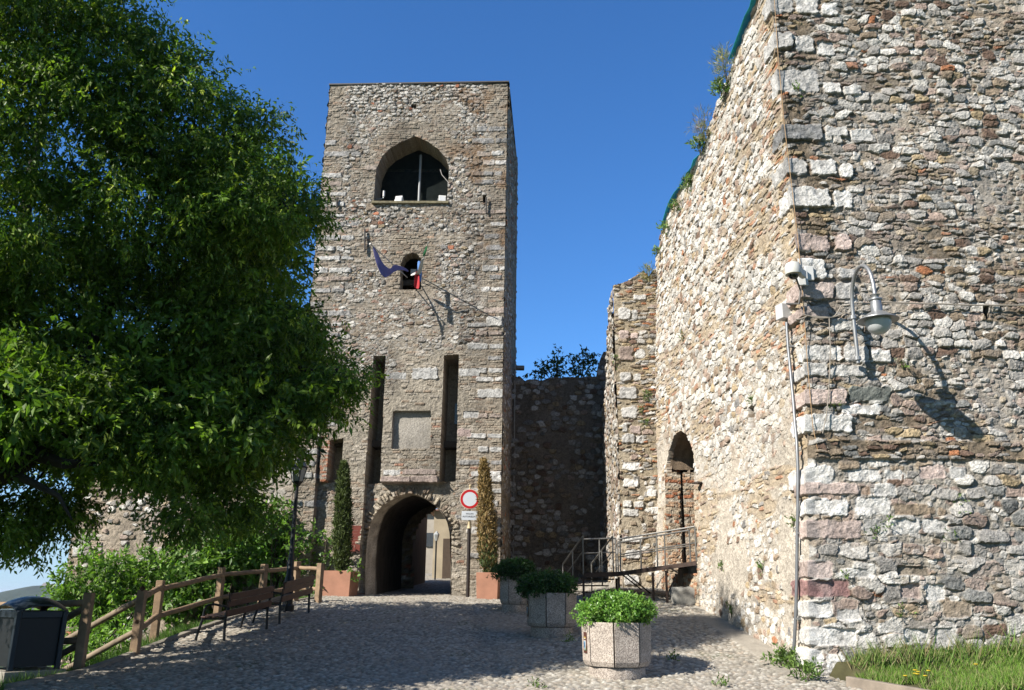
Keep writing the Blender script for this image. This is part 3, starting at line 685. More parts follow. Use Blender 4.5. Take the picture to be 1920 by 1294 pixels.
TFl.mesh('front_wall', shift_style(st_tower, tinv[2]), .0205, .0195, M_STONE_FAR, tower, [
    dict(poly=dz(slotL), depth=1.25, col=SD), dict(poly=dz(slotR), depth=1.25, col=SD), dict(poly=dz(slotP), depth=.8, col=SD),
    dict(poly=dz(belf), depth=.95, through=True, col=(.36, .30, .22)), dict(poly=dz(swin), depth=.45, col=(.3, .25, .18), through=True),
    dict(poly=dz(gate_o), depth=.10, through=True, col=(.40, .34, .26)), dict(poly=dz(hole1), depth=.25, col=(.1, .09, .08)), dict(poly=dz(slith), depth=.3, col=(.1, .09, .08))])
def st_tside(U, V):
    H, C, m = rubble(U, V, 861, .26, .15, TPAL, [.12, .15, .15, .2, .12, .1, .08, .04, .04], (.33, .275, .20), rad=.95, bulge=.05, bury=.5)
    return H + .08 * (fbm(U * .8, V * .8, 12, 3) - .5), C
Wall(loc(tFR, tinv), loc(tBR, tinv), -.3, 17.82, (1, -.06, 0)).mesh('side_wall', st_tside, .045, .03, M_STONE_FAR, tower)
Wall(loc(tBL, tinv), loc(tFL, tinv), -.3, 17.82, (-1, 0, 0)).mesh('side_wall', st_tside, .08, .06, M_STONE_FAR, tower)
# rear wall with the rear gateway
TB = Wall(loc(tBL, tinv), loc(tBR, tinv), -.3, 17.82, (0, 1, 0))
gl = np.array(dz(gate_o)); go2 = [(float(u + .35), float(z + .3)) for u, z in gl]
TB.mesh('rear_wall', st_tside, .09, .07, M_STONE_FAR, tower, [dict(poly=go2, depth=.0, through=True)])
# passage through the tower: side walls and vault, swept from the front arch to the rear arch
def passage():
    n = len(gate_o); pts = np.array(gate_o); V = []; C = []; m = 30
    inner = np.array(TF.poly([(699, 1130), (699, 1060), (702, 1010), (707, 986), (714, 967), (724, 953), (737, 943), (751, 934), (768, 928), (784, 931), (800, 939), (815, 950), (828, 964), (836, 980), (841, 1000), (843, 1060), (843, 1130)]))
    dd = np.linspace(0, 1, n * 4); pf, pi = [np.stack([np.interp(dd * (n - 1), np.arange(n), q_[:, 0]), np.interp(dd * (n - 1), np.arange(n), q_[:, 1])], 1) for q_ in (pts, inner)]; n = len(pf)
    for j in range(m):
        t = j / (m - 1.)
        for i in range(n):
            k_ = min(1, j / 5.); q_ = pf[i] * (1 - k_) + pi[i] * k_; p0 = TF.P(np.array(q_[0]), np.array(q_[1])); g = .03 * (hsh(i // 3, j, 4) - .5) * (j > 0)
            V.append(np.array([p0[0] + t * .1 + g, p0[1] + .03 + (.13 * j if j <= 5 else .65 + (j - 5) / 24. * 5.5), p0[2] + .28 * t + g]) - tinv)
            C.append((np.array((.62, .53, .42)) if j <= 4 else np.array((.085, .068, .052))) * (.7 + .6 * hsh(i // 2, j, 9)))  # mouth lightened, depth near black: bounce and gloom put into the stone colour
    Q = [(j * n + i, j * n + i + 1, (j + 1) * n + i + 1, (j + 1) * n + i) for j in range(m - 1) for i in range(n - 1)]
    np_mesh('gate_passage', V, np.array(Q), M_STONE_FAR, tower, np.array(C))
passage()
# roof slab, thin coping, belfry floor and inner walls
rf = lambda f: f(np.array(19.5))
q = [rf(tFL), rf(tFR), rf(tBR), rf(tBL)]
mb = MB(); mb.prism([np.array([p[0] + ox, p[1] + oy, 19.40]) - tinv for p, (ox, oy) in zip(q, [(-.05, -.07), (.05, -.07), (.05, .05), (-.05, .05)])], (0, 0, .06))
mb.build('roof_coping', mat('dark lead flashing', (.09, .085, .085), .6, .2), tower, bevel=.01)
zs_ = TF.uz(770, 381)[1]
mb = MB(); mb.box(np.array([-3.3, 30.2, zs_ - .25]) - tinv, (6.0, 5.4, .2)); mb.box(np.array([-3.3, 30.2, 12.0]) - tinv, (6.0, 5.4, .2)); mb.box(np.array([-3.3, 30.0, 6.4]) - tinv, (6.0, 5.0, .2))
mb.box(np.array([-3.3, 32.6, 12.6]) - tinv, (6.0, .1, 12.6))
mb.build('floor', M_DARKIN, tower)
ls = [TF.pt(698, 380, .05), TF.pt(842, 380, .05)]
mb = MB(); mb.bar(ls[0] - tinv + np.array([0, .2, -.02]), ls[1] - tinv + np.array([0, .2, -.02]), .5, .09); mb.build('window_sill', mat('mossy sill stone', (.24, .21, .13), .95, var=.4, scale=9, bump=.6), tower, bevel=.015)
# steel post and bird net in the belfry opening
pa, pb = TF.pt(778, 381, -.8), TF.pt(783, 270, -.8)
mb = MB(); mb.tube([pa - tinv, pb - tinv], .045, 10); mb.build('window_post', mat('grey painted steel', (.34, .36, .38), .45, var=.06), tower)
def net():
    m, t, p = new_mat('green black bird net'); tc = t.nodes.new('ShaderNodeTexCoord'); mp = t.nodes.new('ShaderNodeMapping'); mp.inputs['Rotation'].default_value = (0, R_(45), 0); mp.inputs['Scale'].default_value = (9, 9, 9)
    ck = t.nodes.new('ShaderNodeTexBrick'); ck.offset = 0; ck.inputs['Scale'].default_value = 1.6; ck.inputs['Mortar Size'].default_value = .022; ck.inputs['Brick Width'].default_value = .5; ck.inputs['Row Height'].default_value = .5
    sx = t.nodes.new('ShaderNodeSeparateXYZ'); cb = t.nodes.new('ShaderNodeCombineXYZ')
    t.links.new(tc.outputs['Object'], mp.inputs['Vector']); t.links.new(mp.outputs[0], sx.inputs[0]); t.links.new(sx.outputs['X'], cb.inputs['X']); t.links.new(sx.outputs['Z'], cb.inputs['Y']); t.links.new(cb.outputs[0], ck.inputs['Vector'])
    p.inputs['Base Color'].default_value = (.012, .03, .028, 1); p.inputs['Roughness'].default_value = .6
    tr = t.nodes.new('ShaderNodeBsdfTransparent'); mx = t.nodes.new('ShaderNodeMixShader'); t.links.new(ck.outputs['Fac'], mx.inputs[0]); t.links.new(tr.outputs[0], mx.inputs[1]); t.links.new(p.outputs[0], mx.inputs[2]); t.links.new(mx.outputs[0], t.nodes['Material Output'].inputs[0])
    V = [TF.P(np.array(u), np.array(z), np.array(-.93)) - tinv for u, z in belf]
    me = bpy.data.meshes.new('bird_net'); me.from_pydata([tuple(v) for v in V], [], [tuple(range(len(V)))]); link_mesh('bird_net', me, m, tower)
net()
# window pane deep in the right slot, iron wall anchors, corbel on the side
a, b = TF.pt(846, 742, -1.18), TF.pt(861, 742, -1.18); c = TF.pt(846, 782, -1.18)
mb = MB(); mb.box((a + b) / 2 - tinv + np.array([0, 0, (c[2] - a[2]) / 2]), (abs(b[0] - a[0]), .05, abs(a[2] - c[2]))); wp = mb.build('slot_window', mat('grey window glass', (.12, .14, .16), .12, var=.05, spec=.6), tower)
for (x, y0, y1) in ((685, 432, 475), (912, 372, 402), (633, 372, 392)):
    p0, p1 = TF.pt(x, y0, .09), TF.pt(x, y1, .09); mb = MB(); mb.bar(p0 - tinv, p1 - tinv, .06, .05); mb.build('wall_anchor', mat('rusted black iron', (.035, .03, .028), .7, var=.3), tower, bevel=.008)
p0 = at(964, 690, 31.8); mb = MB(); mb.box(p0 - tinv + np.array([.12, 0, 0]), (.55, .3, .14)); mb.build('corbel', mat('grey corbel stone', (.3, .28, .25), .9), tower, bevel=.03)
# downpipe-like lightning cable on the shaded side
pa = np.array([.13, 31.0, 18.8]); pb = np.array([.12, 31.0, 2.6]); mb = MB(); mb.tube([pa - tinv, pb - tinv], .018, 6); mb.build('lightning_cable', mat('pale grey cable', (.4, .39, .37), .6), tower)

# floodlights in the belfry, camera on its arm, sheet in the small window
M_WHITE = mat('white enamel', (.80, .80, .78), .45, var=.04); M_GALV = mat('galvanised steel', (.46, .47, .48), .42, .65, var=.1, scale=12)
for (x, y, lab, tilt) in ((746, 369, 'white square floodlight left of the grey post in the belfry arch', -.2), (828, 368, 'white square floodlight with a shaded corner at the right edge of the belfry arch', .15)):
    p = TF.pt(x, y, -.22); r = thing('floodlight', lab, 'floodlight', p, tilt, 'floodlights in the belfry opening')
    mb = MB(); mb.box((0, 0, 0), (.26, .1, .27), Matrix.Rotation(-.3, 3, 'X')); hb = mb.build('housing', M_WHITE, r, bevel=.015)
    mb = MB(); mb.box((0, -.062, -.017), (.21, .012, .21), Matrix.Rotation(-.3, 3, 'X')); mb.build('glass', mat('floodlight glass', (.72, .74, .76), .15, var=.03), r)
    mb = MB(); mb.tube([(.15, .0, 0), (.17, 0, -.12), (.17, 0, -.24)], .016, 6); mb.tube([(-.15, .0, 0), (-.15, 0, -.12), (.17, 0, -.17)], .014, 6); mb.build('bracket', M_GALV, r)
p = TF.pt(717, 360, -.25); r = thing('tube_lamp', 'small white upright tube lamp on a bent arm inside the belfry arch', 'lamp', p)
mb = MB(); mb.tube([(0, 0, -.06), (0, 0, .16)], .042, 12); mb.build('tube', M_WHITE, r, smooth=True)
mb = MB(); mb.tube([(0, 0, -.06), (-.02, 0, -.12), (-.1, 0, -.15), (-.26, .02, -.16)], .02, 8); mb.build('arm', M_GALV, r)
pts = [TF.pt(*p_, -.38) for p_ in [(823, 308), (826, 318), (832, 325), (838, 332), (838, 350), (836, 372)]]
mb = MB(); mb.tube([p_ - pts[0] for p_ in pts], .014, 6); tag(mb.build('cable', mat('pale cable', (.45, .44, .42), .6), None, loc=pts[0]), 'thin grey cable hanging down inside the right side of the belfry arch', 'cable')

# flags
def flag_strip(rows, thick=.012):
    """rows: list of lists of points across the cloth (same count)"""
    V = []; n = len(rows[0])
    for r in rows: V += [tuple(p) for p in r]
    F_ = [(j * n + i, j * n + i + 1, (j + 1) * n + i + 1, (j + 1) * n + i) for j in range(len(rows) - 1) for i in range(n - 1)]
    return V, F_
def cloth(name, rows, m, parent):
    V, F_ = flag_strip(rows); me = bpy.data.meshes.new(name); me.from_pydata([tuple(float(c) for c in v) for v in V], [], F_)
    for p in me.polygons: p.use_smooth = True
    o = link_mesh(name, me, m, parent); s = o.modifiers.new('thick', 'SOLIDIFY'); s.thickness = .008; sb = o.modifiers.new('sub', 'SUBSURF'); sb.levels = sb.render_levels = 2; return o
M_POLE = mat('white flag pole', (.6, .58, .55), .5, var=.05)
M_PUR = mat('faded violet blue flag cloth', (.16, .15, .36), .85, var=.2, scale=7); M_GRN = mat('green flag cloth', (.03, .22, .08), .8); M_WHT = mat('white flag cloth', (.68, .66, .64), .8, var=.06); M_RED = mat('red flag cloth', (.50, .02, .03), .8); M_BLU = mat('sky blue flag cloth', (.10, .25, .62), .8)
def fp(px, py, out): return TF.pt(px, py, 0.) if out == 0 else at(px, py, float(TF.pt(px, py, 0.)[1]) - out)
base = fp(762, 512, .0); tipA = fp(695, 458, 1.75); tipB = fp(803, 454, 1.75)
fa = thing('flag', 'faded violet flag drooping from a pole left of the small tower window', 'flag', base, 0, 'flags at the small tower window')
mb = MB(); mb.tube([(0, .3, -.05), tipA - base], .018, 8); mb.tube([tipA - base, (tipA - base) * 1.02], .035, 8); mb.build('pole', M_POLE, fa)
def L(*p): return [np.array(q) - base for q in p]
rows = [L(fp(698, 462, 1.7), fp(700, 462, 1.72)), L(fp(700, 475, 1.66), fp(709, 473, 1.6)), L(fp(706, 498, 1.6), fp(716, 492, 1.5)), L(fp(713, 515, 1.5), fp(727, 502, 1.35)), L(fp(722, 525, 1.4), fp(733, 504, 1.2)), L(fp(735, 512, 1.15), fp(738, 495, 1.05)), L(fp(748, 506, .8), fp(746, 497, .8)), L(fp(758, 507, .5), fp(757, 501, .5)), L(fp(767, 512, .25), fp(766, 506, .25))]
cloth('cloth', rows, M_PUR, fa)
base = fp(780, 520, 0.)
fb_ = thing('flag', 'green, white and red flag hanging from the pole right of the small tower window', 'flag', base, 0, 'flags at the small tower window')
mb = MB(); mb.tube([(0, .3, -.05), tipB - base], .018, 8); mb.build('pole', M_POLE, fb_)
cloth('green_cloth', [L(fp(801, 458, 1.62), fp(803, 458, 1.62)), L(fp(795, 470, 1.4), fp(800, 472, 1.45)), L(fp(791, 484, 1.2), fp(797, 480, 1.25))], M_GRN, fb_)
cloth('white_cloth', [L(fp(790, 484, 1.2), fp(794, 484, 1.22), fp(797, 481, 1.25)), L(fp(785, 500, 1.05), fp(789, 502, .95), fp(792, 500, 1.0)), L(fp(781, 515, .9), fp(786, 520, .8), fp(790, 518, .85)), L(fp(766, 518, .5), fp(772, 512, .6), fp(783, 508, .8))], M_WHT, fb_)
cloth('red_cloth', [L(fp(779, 506, .85), fp(783, 510, .75), fp(786, 512, .85)), L(fp(777, 523, .85), fp(783, 523, .72), fp(787, 525, .85)), L(fp(775, 541, .85), fp(780, 541, .75), fp(787, 545, .88))], M_RED, fb_)
base = fp(786, 510, .9)
fc_ = thing('flag', 'narrow sky blue flag hanging behind the red and white one', 'flag', base, 0, 'flags at the small tower window')
cloth('cloth', [L(fp(782, 489, .7), fp(787, 487, .75), fp(792, 497, .7)), L(fp(783, 508, .7), fp(787, 508, .78), fp(791, 510, .7)), L(fp(786, 528, .7), fp(788, 530, .76), fp(790, 529, .7))], M_BLU, fc_)
mb = MB(); mb.tube([(.02, .9, -.05), np.array(fp(789, 492, .72)) - base], .014, 6); mb.build('pole', M_POLE, fc_)
p = TF.pt(772, 501, -.4); mb = MB(); mb.box((0, 0, 0), (.2, .01, .17)); tag(mb.build('paper_notice', mat('grey paper', (.5, .52, .55), .8, var=.04), None, loc=p), 'small pale notice inside the small tower window', 'notice')

# ================================================================== CURTAIN WALLS
cinv = np.array([1.8, 31.5, 1.7])
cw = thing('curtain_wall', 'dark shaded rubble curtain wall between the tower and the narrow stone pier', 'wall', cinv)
cA = zline([(-.1, 31.0, 0), (-.1, 31.0, 12)]); cB = zline([(3.6, 31.0, 0), (3.6, 31.0, 12)])
CWL = Wall(cA, cB, 1.4, 10.6, (0, -1, 0))
ctp = np.array([CWL.uz(*p) for p in [(950, 700), (966, 706), (975, 708), (985, 715), (1000, 711), (1015, 713), (1040, 709), (1100, 707), (1118, 706), (1120, 690), (1126, 672), (1134, 655), (1150, 640)]])
Wall(loc(cA, cinv), loc(cB, cinv), -.3, 8.9, (0, -1, 0)).mesh('rubble_face', st_plain(881, .62, .3, .2, (.26, .22, .18)), .03, .026, M_STONE_FAR, cw, top=lambda u: np.interp(u, ctp[:, 0], ctp[:, 1]) - cinv[2] + .08 * (fbm(u * 8, u * 0, 3, 3) - .5))  # stone and mortar colours darkened here to deepen the wall's shade
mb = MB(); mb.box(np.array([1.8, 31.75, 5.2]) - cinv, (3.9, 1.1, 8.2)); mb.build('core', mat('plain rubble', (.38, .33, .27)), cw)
linv = np.array([-12, 28.5, .5])
lw = thing('curtain_wall', 'long sunlit rubble wall running left from the tower behind the tree and bushes', 'wall', linv)
pL = at(132, 1040, 28.2); pLu = at(178, 800, 28.2)
lA = zline([(pL[0] - .15, 28.2, -4), (pL[0], 28.2, pL[2]), (pLu[0], 28.2, pLu[2]), (pLu[0] + .1, 28.2, 12)]); lB = zline([(-6.6, 27.25, -4), (-6.55, 27.25, 12)])
LWL = Wall(lA, lB, -2.5, 10.5, (-.1, -1, 0))
def st_left(U, V):
    a = rubble(U, V, 891, .30, .19, TPAL, [.3, .2, .12, .14, .1, .05, .04, .02, .02], (.40, .335, .265), rad=.9, bulge=.07, bury=.35)
    b = rubble(U, V, 893, .28, .12, TPAL, [.1, .14, .14, .26, .16, .08, .1, .05, .02], (.42, .34, .25), rad=1.1, bulge=.05, p=3.5, bury=.3)
    H, C = mix(1 - sstep(.6, 1.2, U + .4 * (fbm(U, V * 2, 5, 2) - .5)), (a[0], a[1]), (b[0], b[1]))
    pl = sstep(LWL.L - 2.2, LWL.L - 1.2, U + .8 * (fbm(U, V, 6, 3) - .5))
    C = C * (1 - .6 * pl[..., None]) + np.array((.40, .36, .31)) * (1 + .5 * (fbm(U * 4, V * 4, 7, 4) - .5))[..., None] * .6 * pl[..., None]; H = H * (1 - .6 * pl)
    for i, q in enumerate([(138, 905, 165, 925, LW), (145, 1000, 170, 1020, (.3, .28, .27)), (137, 1022, 158, 1040, LW), (175, 845, 215, 860, LG), (150, 980, 172, 998, (.45, .37, .3))]): block(U, V, (H, C), *rectpx(LWL, *q[:4]), q[4], 1500 + i, .06)
    return H + .12 * (fbm(U * .5, V * .5, 12, 3) - .5), C
Wall(loc(lA, linv), loc(lB, linv), -3.0, 10.0, (-.1, -1, 0)).mesh('rubble_face', shift_style(st_left, linv[2]), .032, .028, M_STONE_FAR, lw, top=lambda u: 9.0 - .5 + .5 * (fbm(u * .9, u * 0, 3, 3) - .5) - 1.2 * (1 - sstep(0, 1.5, u)))
mb = MB(); mb.box(np.array([-10.3, 29.1, 2.5]) - linv, (8.0, 1.4, 11.0)); mb.build('core', mat('plain rubble', (.38, .33, .27)), lw)
p = LWL.pt(563, 870, .03); mb = MB(); mb.box((0, 0, 0), (.66, .05, .52)); tag(mb.build('wall_plaque', mat('white marble', (.78, .77, .75), .5, var=.04), None, bevel=.008, loc=p), 'blank white marble plaque on the wall just left of the tower', 'plaque')
# vegetation on top of the dark curtain wall
ML_DARK = mat_leaf('dark shrub leaf', .35)
for i, (pts, lab) in enumerate([([(1046, 668, 12), (1044, 690, 16), (1025, 690, 20), (1010, 695, 14), (1060, 695, 16), (995, 702, 8), (1047, 655, 7)], 'ragged shrub with one tall spray on top of the dark curtain wall, nearer the tower'), ([(1100, 668, 16), (1085, 680, 18), (1112, 675, 12), (1095, 695, 20), (1072, 668, 6)], 'rounded shrub on top of the dark curtain wall, nearer the pier')]):
    ctr = at(pts[1][0], 708, 31.8); r = thing('wall_shrub', lab, 'shrub', ctr, 0, 'shrubs on the curtain wall')
    lob = []
    for (x, y, s) in pts:
        c = at(x, y, 31.8 + .3 * hsh(x, y, 3)) - ctr; k = s / 1595 * 33; lob.append((*c, k, k, k))
    a = lobe_leaves(lob, 260, .2, 6, .13, .07, [(.03, .06, .02), (.045, .08, .025)], shell=.1); leaf_mesh('foliage', *a, ML_DARK, r)
    mb = MB()
    for l_ in lob: mb.tube([(l_[0] * .2, .05, -.15), (l_[0] * .6, l_[1], l_[2] * .5), l_[:3]], [.02, .015, .008], 5)
    mb.build('stem', mat('brown twig', (.12, .09, .06), .9), r)
# ================================================================== GROUND
EDGE = [(-6.2, 9.0)] + [tuple(G(*p)[:2]) for p in [(20, 1292), (165, 1262), (290, 1215), (360, 1188), (440, 1160), (520, 1138), (600, 1122)]] + [(-6.9, 27.2)]
EX = np.array([p[0] for p in EDGE]); EY = np.array([p[1] for p in EDGE]); o_ = np.argsort(EY); EX, EY = EX[o_], EY[o_]
def edge_x(y): return np.interp(y, EY, EX)
def pebbles(U, V, seed):
    F1, F2, ID, TX, TY = cells(U + .02 * (fbm(U * 9, V * 9, seed + 4, 2) - .5), V, .086, .072, seed, .4, .38, 2.2)
    e = np.minimum((F2 - F1) * .8, 1.05 - F1); m = sstep(0, .22, e)
    dome = np.sqrt(np.clip(1 - .8 * F1 ** 2, .05, 1))
    H = m * (.012 + .020 * hsh(ID, 4, seed)) * dome + m * .007 * (TX * (hsh(ID, 5, seed) - .5) + TY * (hsh(ID, 6, seed) - .5))
    pal = [(.49, .455, .39), (.41, .375, .32), (.35, .32, .265), (.56, .53, .465), (.42, .36, .29), (.29, .26, .21), (.45, .385, .31), (.23, .215, .185)]
    C = 1.12 * pick(ID, pal, [.2, .22, .18, .12, .1, .08, .06, .04], seed + 8) * (1 + .25 * (hsh(ID, 7, seed) - .5))[..., None]
    Mc = np.array((.25, .22, .18)) * (1 + .8 * (fbm(U * 3, V * 3, seed + 9, 3) - .5))[..., None]
    C = C * m[..., None] + Mc * (1 - m[..., None]); return H, C, m
def court():
    xs = np.arange(-7.4, 6.6, .0235); ys = np.concatenate([np.arange(11.2, 18, .023), np.arange(18, 28, .040), np.arange(28, 62, .2)])
    X, Y = np.meshgrid(xs, ys); H, C, m = pebbles(X, Y, 1001)
    near = np.clip((34 - Y) / 8, 0, 1)
    und = .07 * (fbm(X * .5, Y * .5, 55, 3) - .5) + .03 * (fbm(X * 1.7, Y * 1.7, 56, 3) - .5)
    Z = gz(X, Y) + und * np.clip((28.5 - Y) / 2, 0.1, 1) + H * near
    # dust, moss and worn tracks
    du = sstep(.5, .7, fbm(X * .8, Y * .4, 1020, 4)); C = C * (1 - .35 * du[..., None]) + np.array((.36, .32, .27)) * .35 * du[..., None]
    mo = sstep(.62, .74, fbm(X * 1.2, Y * 1.2, 1030, 4)) * (1 - m); C = C * (1 - .7 * mo[..., None]) + np.array((.07, .10, .03)) * .7 * mo[..., None]
    ch = np.exp(-((X - (-.05 - .10 * (Y - 13))) / .16) ** 2) * (1 - .5 * m); C = C * (1 - .45 * ch[..., None]) + np.array((.20, .18, .15)) * .45 * ch[..., None]; Z -= .02 * ch
    gut = sstep(.50, .40, (4.63 - .0792 * (Y - 13.9)) - X + .06 * (fbm(X * 2, Y * 2, 1050, 3) - .5)) * sstep(13.7, 14.1, Y) * (1 - sstep(18.2, 18.8, Y))
    C = C * (1 - .85 * gut[..., None]) + np.array((.42, .38, .32)) * (1 + .5 * (fbm(X * 6, Y * 6, 1051, 4) - .5))[..., None] * .85 * gut[..., None]; Z = Z * (1 - gut) + (gz(X, Y) + .02) * gut
    ex = edge_x(Y); ok = (X > ex - .02)
    P = np.stack([X, Y, Z], -1).reshape(-1, 3); ny, nx = X.shape; i = np.arange(nx * ny).reshape(ny, nx)
    d = ok[:-1, :-1] & ok[1:, :-1] & ok[:-1, 1:] & ok[1:, 1:]
    Q = np.stack([i[:-1, :-1], i[:-1, 1:], i[1:, 1:], i[1:, :-1]], -1)[d]
    us = np.zeros(nx * ny, bool); us[Q.ravel()] = True; re = np.cumsum(us) - 1
    o = np_mesh('cobbled_pavement', P[us], re[Q], mat_attr('river pebble paving', .75, 40, .2, .3, 90, .004, .35), None, np.clip(C.reshape(-1, 3)[us], .01, .9), smooth=True)
    tag(o, 'forecourt paved with grey and buff river pebbles rising to the gate', None, kind='structure')
court()
def tz(x, y):
    e = np.maximum(0, edge_x(np.clip(y, 9, 27)) - x - .1)
    side = np.minimum(e, 4.5) * .35 + np.clip(e - 4.5, 0, 60) * .40 + np.clip(e - 60, 0, 200) * .05
    yy = np.clip(y, -20, 45); back = np.clip(y - 60, 0, 140) * .22 + np.clip(-y - 10, 0, 150) * .2 + np.clip(x - 40, 0, 150) * .2
    return np.maximum(gz(x, yy) - .12 - side - back, -40) + .25 * (fbm(x * .4, y * .4, 70, 3) - .5) * np.clip(e, 0, 1)
def terrain():
    g1 = np.concatenate([-np.geomspace(9000, 60, 26), np.arange(-55, -16, 2.5), np.arange(-15, 12, .35), np.geomspace(13, 9000, 30)])
    g2 = np.concatenate([-np.geomspace(9000, 30, 20), np.arange(-25, 8, 3), np.arange(9, 34, .4), np.geomspace(35, 12000, 50)])
    X, Y = np.meshgrid(g1, g2); Z = tz(X, Y)
    far = np.hypot(X, Y) > 900; Z = Z + far * 14 * (fbm(X / 700, Y / 700, 90, 3) - .5)
    C = np.array((.05, .085, .022)) * (.6 + .9 * fbm(X * .9, Y * .9, 60, 4))[..., None]
    fl = pick((np.floor(X / 190) * 977 + np.floor(Y / 260)).astype(np.int64), [(.07, .11, .03), (.04, .07, .025), (.16, .15, .07), (.05, .09, .03)], [.3, .35, .15, .2], 4)
    C = np.where((np.hypot(X, Y) > 200)[..., None], fl * (.7 + .6 * fbm(X / 60, Y / 60, 61, 3))[..., None], C)
    ny, nx = X.shape; i = np.arange(nx * ny).reshape(ny, nx); Q = np.stack([i[:-1, :-1], i[:-1, 1:], i[1:, 1:], i[1:, :-1]], -1).reshape(-1, 4)
    o = np_mesh('ground', np.stack([X, Y, Z], -1).reshape(-1, 3), Q, mat_attr('grassy earth', .95, 3, .35, .6, 12, .03), None, C.reshape(-1, 3), smooth=True)
    tag(o, 'grassy ground falling away to a green plain', None, kind='structure')
terrain()
# stone kerb along the left edge of the pebbles
mb = MB()
for i in range(1, len(EDGE) - 1):
    a, b = np.array(EDGE[i]), np.array(EDGE[i + 1])
    n = max(1, int(np.linalg.norm(b - a) / .9))
    for k in range(n):
        p, q = a + (b - a) * (k + .01) / n, a + (b - a) * (k + .99) / n
        mb.bar((p[0] - .06, p[1], gz(0, p[1]) - .03), (q[0] - .06, q[1], gz(0, q[1]) - .03), .14, .18)
tag(mb.build('kerb', mat('worn kerb stone', (.30, .27, .22), .9, var=.3, scale=5, bump=.5), None, bevel=.015), 'low stone kerb along the left edge of the pebbles', None, kind='structure')
# distant hills, with a fortress on the near one
def hill(name, lab, pts, Y, dep, col):
    W_ = [at(px, py, Y) for px, py in pts]; x0, x1 = W_[0][0], W_[-1][0]; n = 60; m = 14; V = []; C = []
    xs = np.linspace(x0, x1, n); h = np.interp(xs, [p[0] for p in W_], [p[2] for p in W_])
    for j in range(m):
        t = j / (m - 1.) * 2 - 1
        for i in range(n):
            V.append((xs[i], Y + t * dep, -45 + (h[i] + 45) * (1 - t * t) ** .8 + 3 * (hsh(i, j, 5) - .5) * (1 - t * t))); C.append(np.array(col) * (.7 + .6 * hsh(i // 2, j, 7)))
    Q = [(j * n + i, j * n + i + 1, (j + 1) * n + i + 1, (j + 1) * n + i) for j in range(m - 1) for i in range(n - 1)]
    tag(np_mesh(name, V, np.array(Q), MATS['grassy earth'], None, np.array(C), smooth=True), lab, None, kind='structure')
hill('hill', 'wooded hill on the left horizon', [(-260, 1122), (-120, 1116), (-40, 1114), (20, 1112), (40, 1108), (55, 1104), (70, 1099), (90, 1097), (120, 1100), (170, 1106), (260, 1116)], 2300, 260, (.035, .055, .03))
hill('hill', 'low far ridge along the horizon', [(-900, 1119), (-300, 1115), (0, 1113), (100, 1114), (300, 1117), (700, 1121), (1400, 1124)], 4600, 400, (.04, .06, .04))
p = at(91, 1099, 2250); r = thing('fortress', 'tiny far fortress on top of the wooded hill', 'fortress', p)
mb = MB(); mb.box((0, 0, 0), (30, 10, 9)); mb.box((-9, 0, 3), (7, 8, 10)); mb.box((12, 0, 2), (9, 8, 8)); mb.build('wall', mat('far pale masonry', (.38, .34, .30), .9), r)
# ---------------------------------------------------------------- village street behind the gate
def house(lab, x0, x1, y0, y1, zt, col, roof=(.33, .18, .12), z0=1.4, ov=.35, fr=.7):
    c = np.array([(x0 + x1) / 2, (y0 + y1) / 2, z0]); r = thing('village_house', lab, 'house', c, 0, 'houses along the street behind the gate')
    w_, d_ = x1 - x0, y1 - y0
    mb = MB(); mb.box((0, 0, (zt - z0) / 2), (w_, d_, zt - z0)); mb.build('wall', mat(lab[:40] + ' wall', col, .95, var=.18, scale=1.3, bump=.4, bscale=9), r)
    mb = MB(); h = zt - z0
    a = [(-w_ / 2 - ov, -d_ / 2 - ov, h), (w_ / 2 + ov, -d_ / 2 - ov, h), (w_ / 2 + ov, d_ / 2 + ov, h), (-w_ / 2 - ov, d_ / 2 + ov, h)]; rx = (-w_ / 2 + min(w_ * .3, 1), 0, h + fr), (w_ / 2 - min(w_ * .3, 1), 0, h + fr)
    mb.add(a + [rx[0], rx[1]], [(0, 1, 5, 4), (2, 3, 4, 5), (1, 2, 5), (3, 0, 4), (0, 3, 2, 1)]); mb.build('roof', mat('old roof tile', roof, .9, var=.3, scale=4, bump=.8, bscale=6), r)
    return r
xa = at(798, 1060, 41.5)[0]
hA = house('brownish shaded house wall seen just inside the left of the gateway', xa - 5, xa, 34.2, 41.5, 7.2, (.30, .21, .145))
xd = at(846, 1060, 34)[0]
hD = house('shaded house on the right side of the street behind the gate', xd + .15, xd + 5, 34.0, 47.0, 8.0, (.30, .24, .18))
xb0 = at(813, 1000, 49)[0]; xb1 = at(842, 1000, 49)[0]
hB = house('pale plastered house with a dark eave closing the street behind the gate', xb0, xb0 + 5, 49, 57, at(815, 958, 49)[2], (.50, .42, .30), z0=at(820, 1018, 49)[2] if False else 2.0)
mb = MB(); ci = np.array(hB.location)
q0, q1 = at(829, 1078, 49)[0], at(850, 1078, 49)[0]; zt_ = at(835, 1010, 49)[2]
mb.box(np.array([(q0 + q1) / 2, 49 - .02, (zt_ + 2.3) / 2]) - ci, (q1 - q0, .05, zt_ - 2.3)); mb.build('archway', mat('painted archway shade', (.10, .07, .05), .9), hB)  # flat dark sheet, painted for the shade inside the open arch
mb = MB(); a_, b_ = at(813, 960, 48.9)[0], at(850, 960, 48.9)[0]
hC = house('pale far house with a grey lower wall at the street bend', at(780, 1000, 62)[0], at(813, 1000, 62)[0], 62, 70, at(805, 962, 62)[2], (.52, .46, .38), z0=2.4)
mb = MB(); mb.box(np.array([at(806, 1000, 61.9)[0], 61.95, at(806, 1012, 61.9)[2]]) - np.array(hC.location), (.55, .1, .95)); mb.build('window', mat('dark pane', (.08, .09, .1), .3), hC)
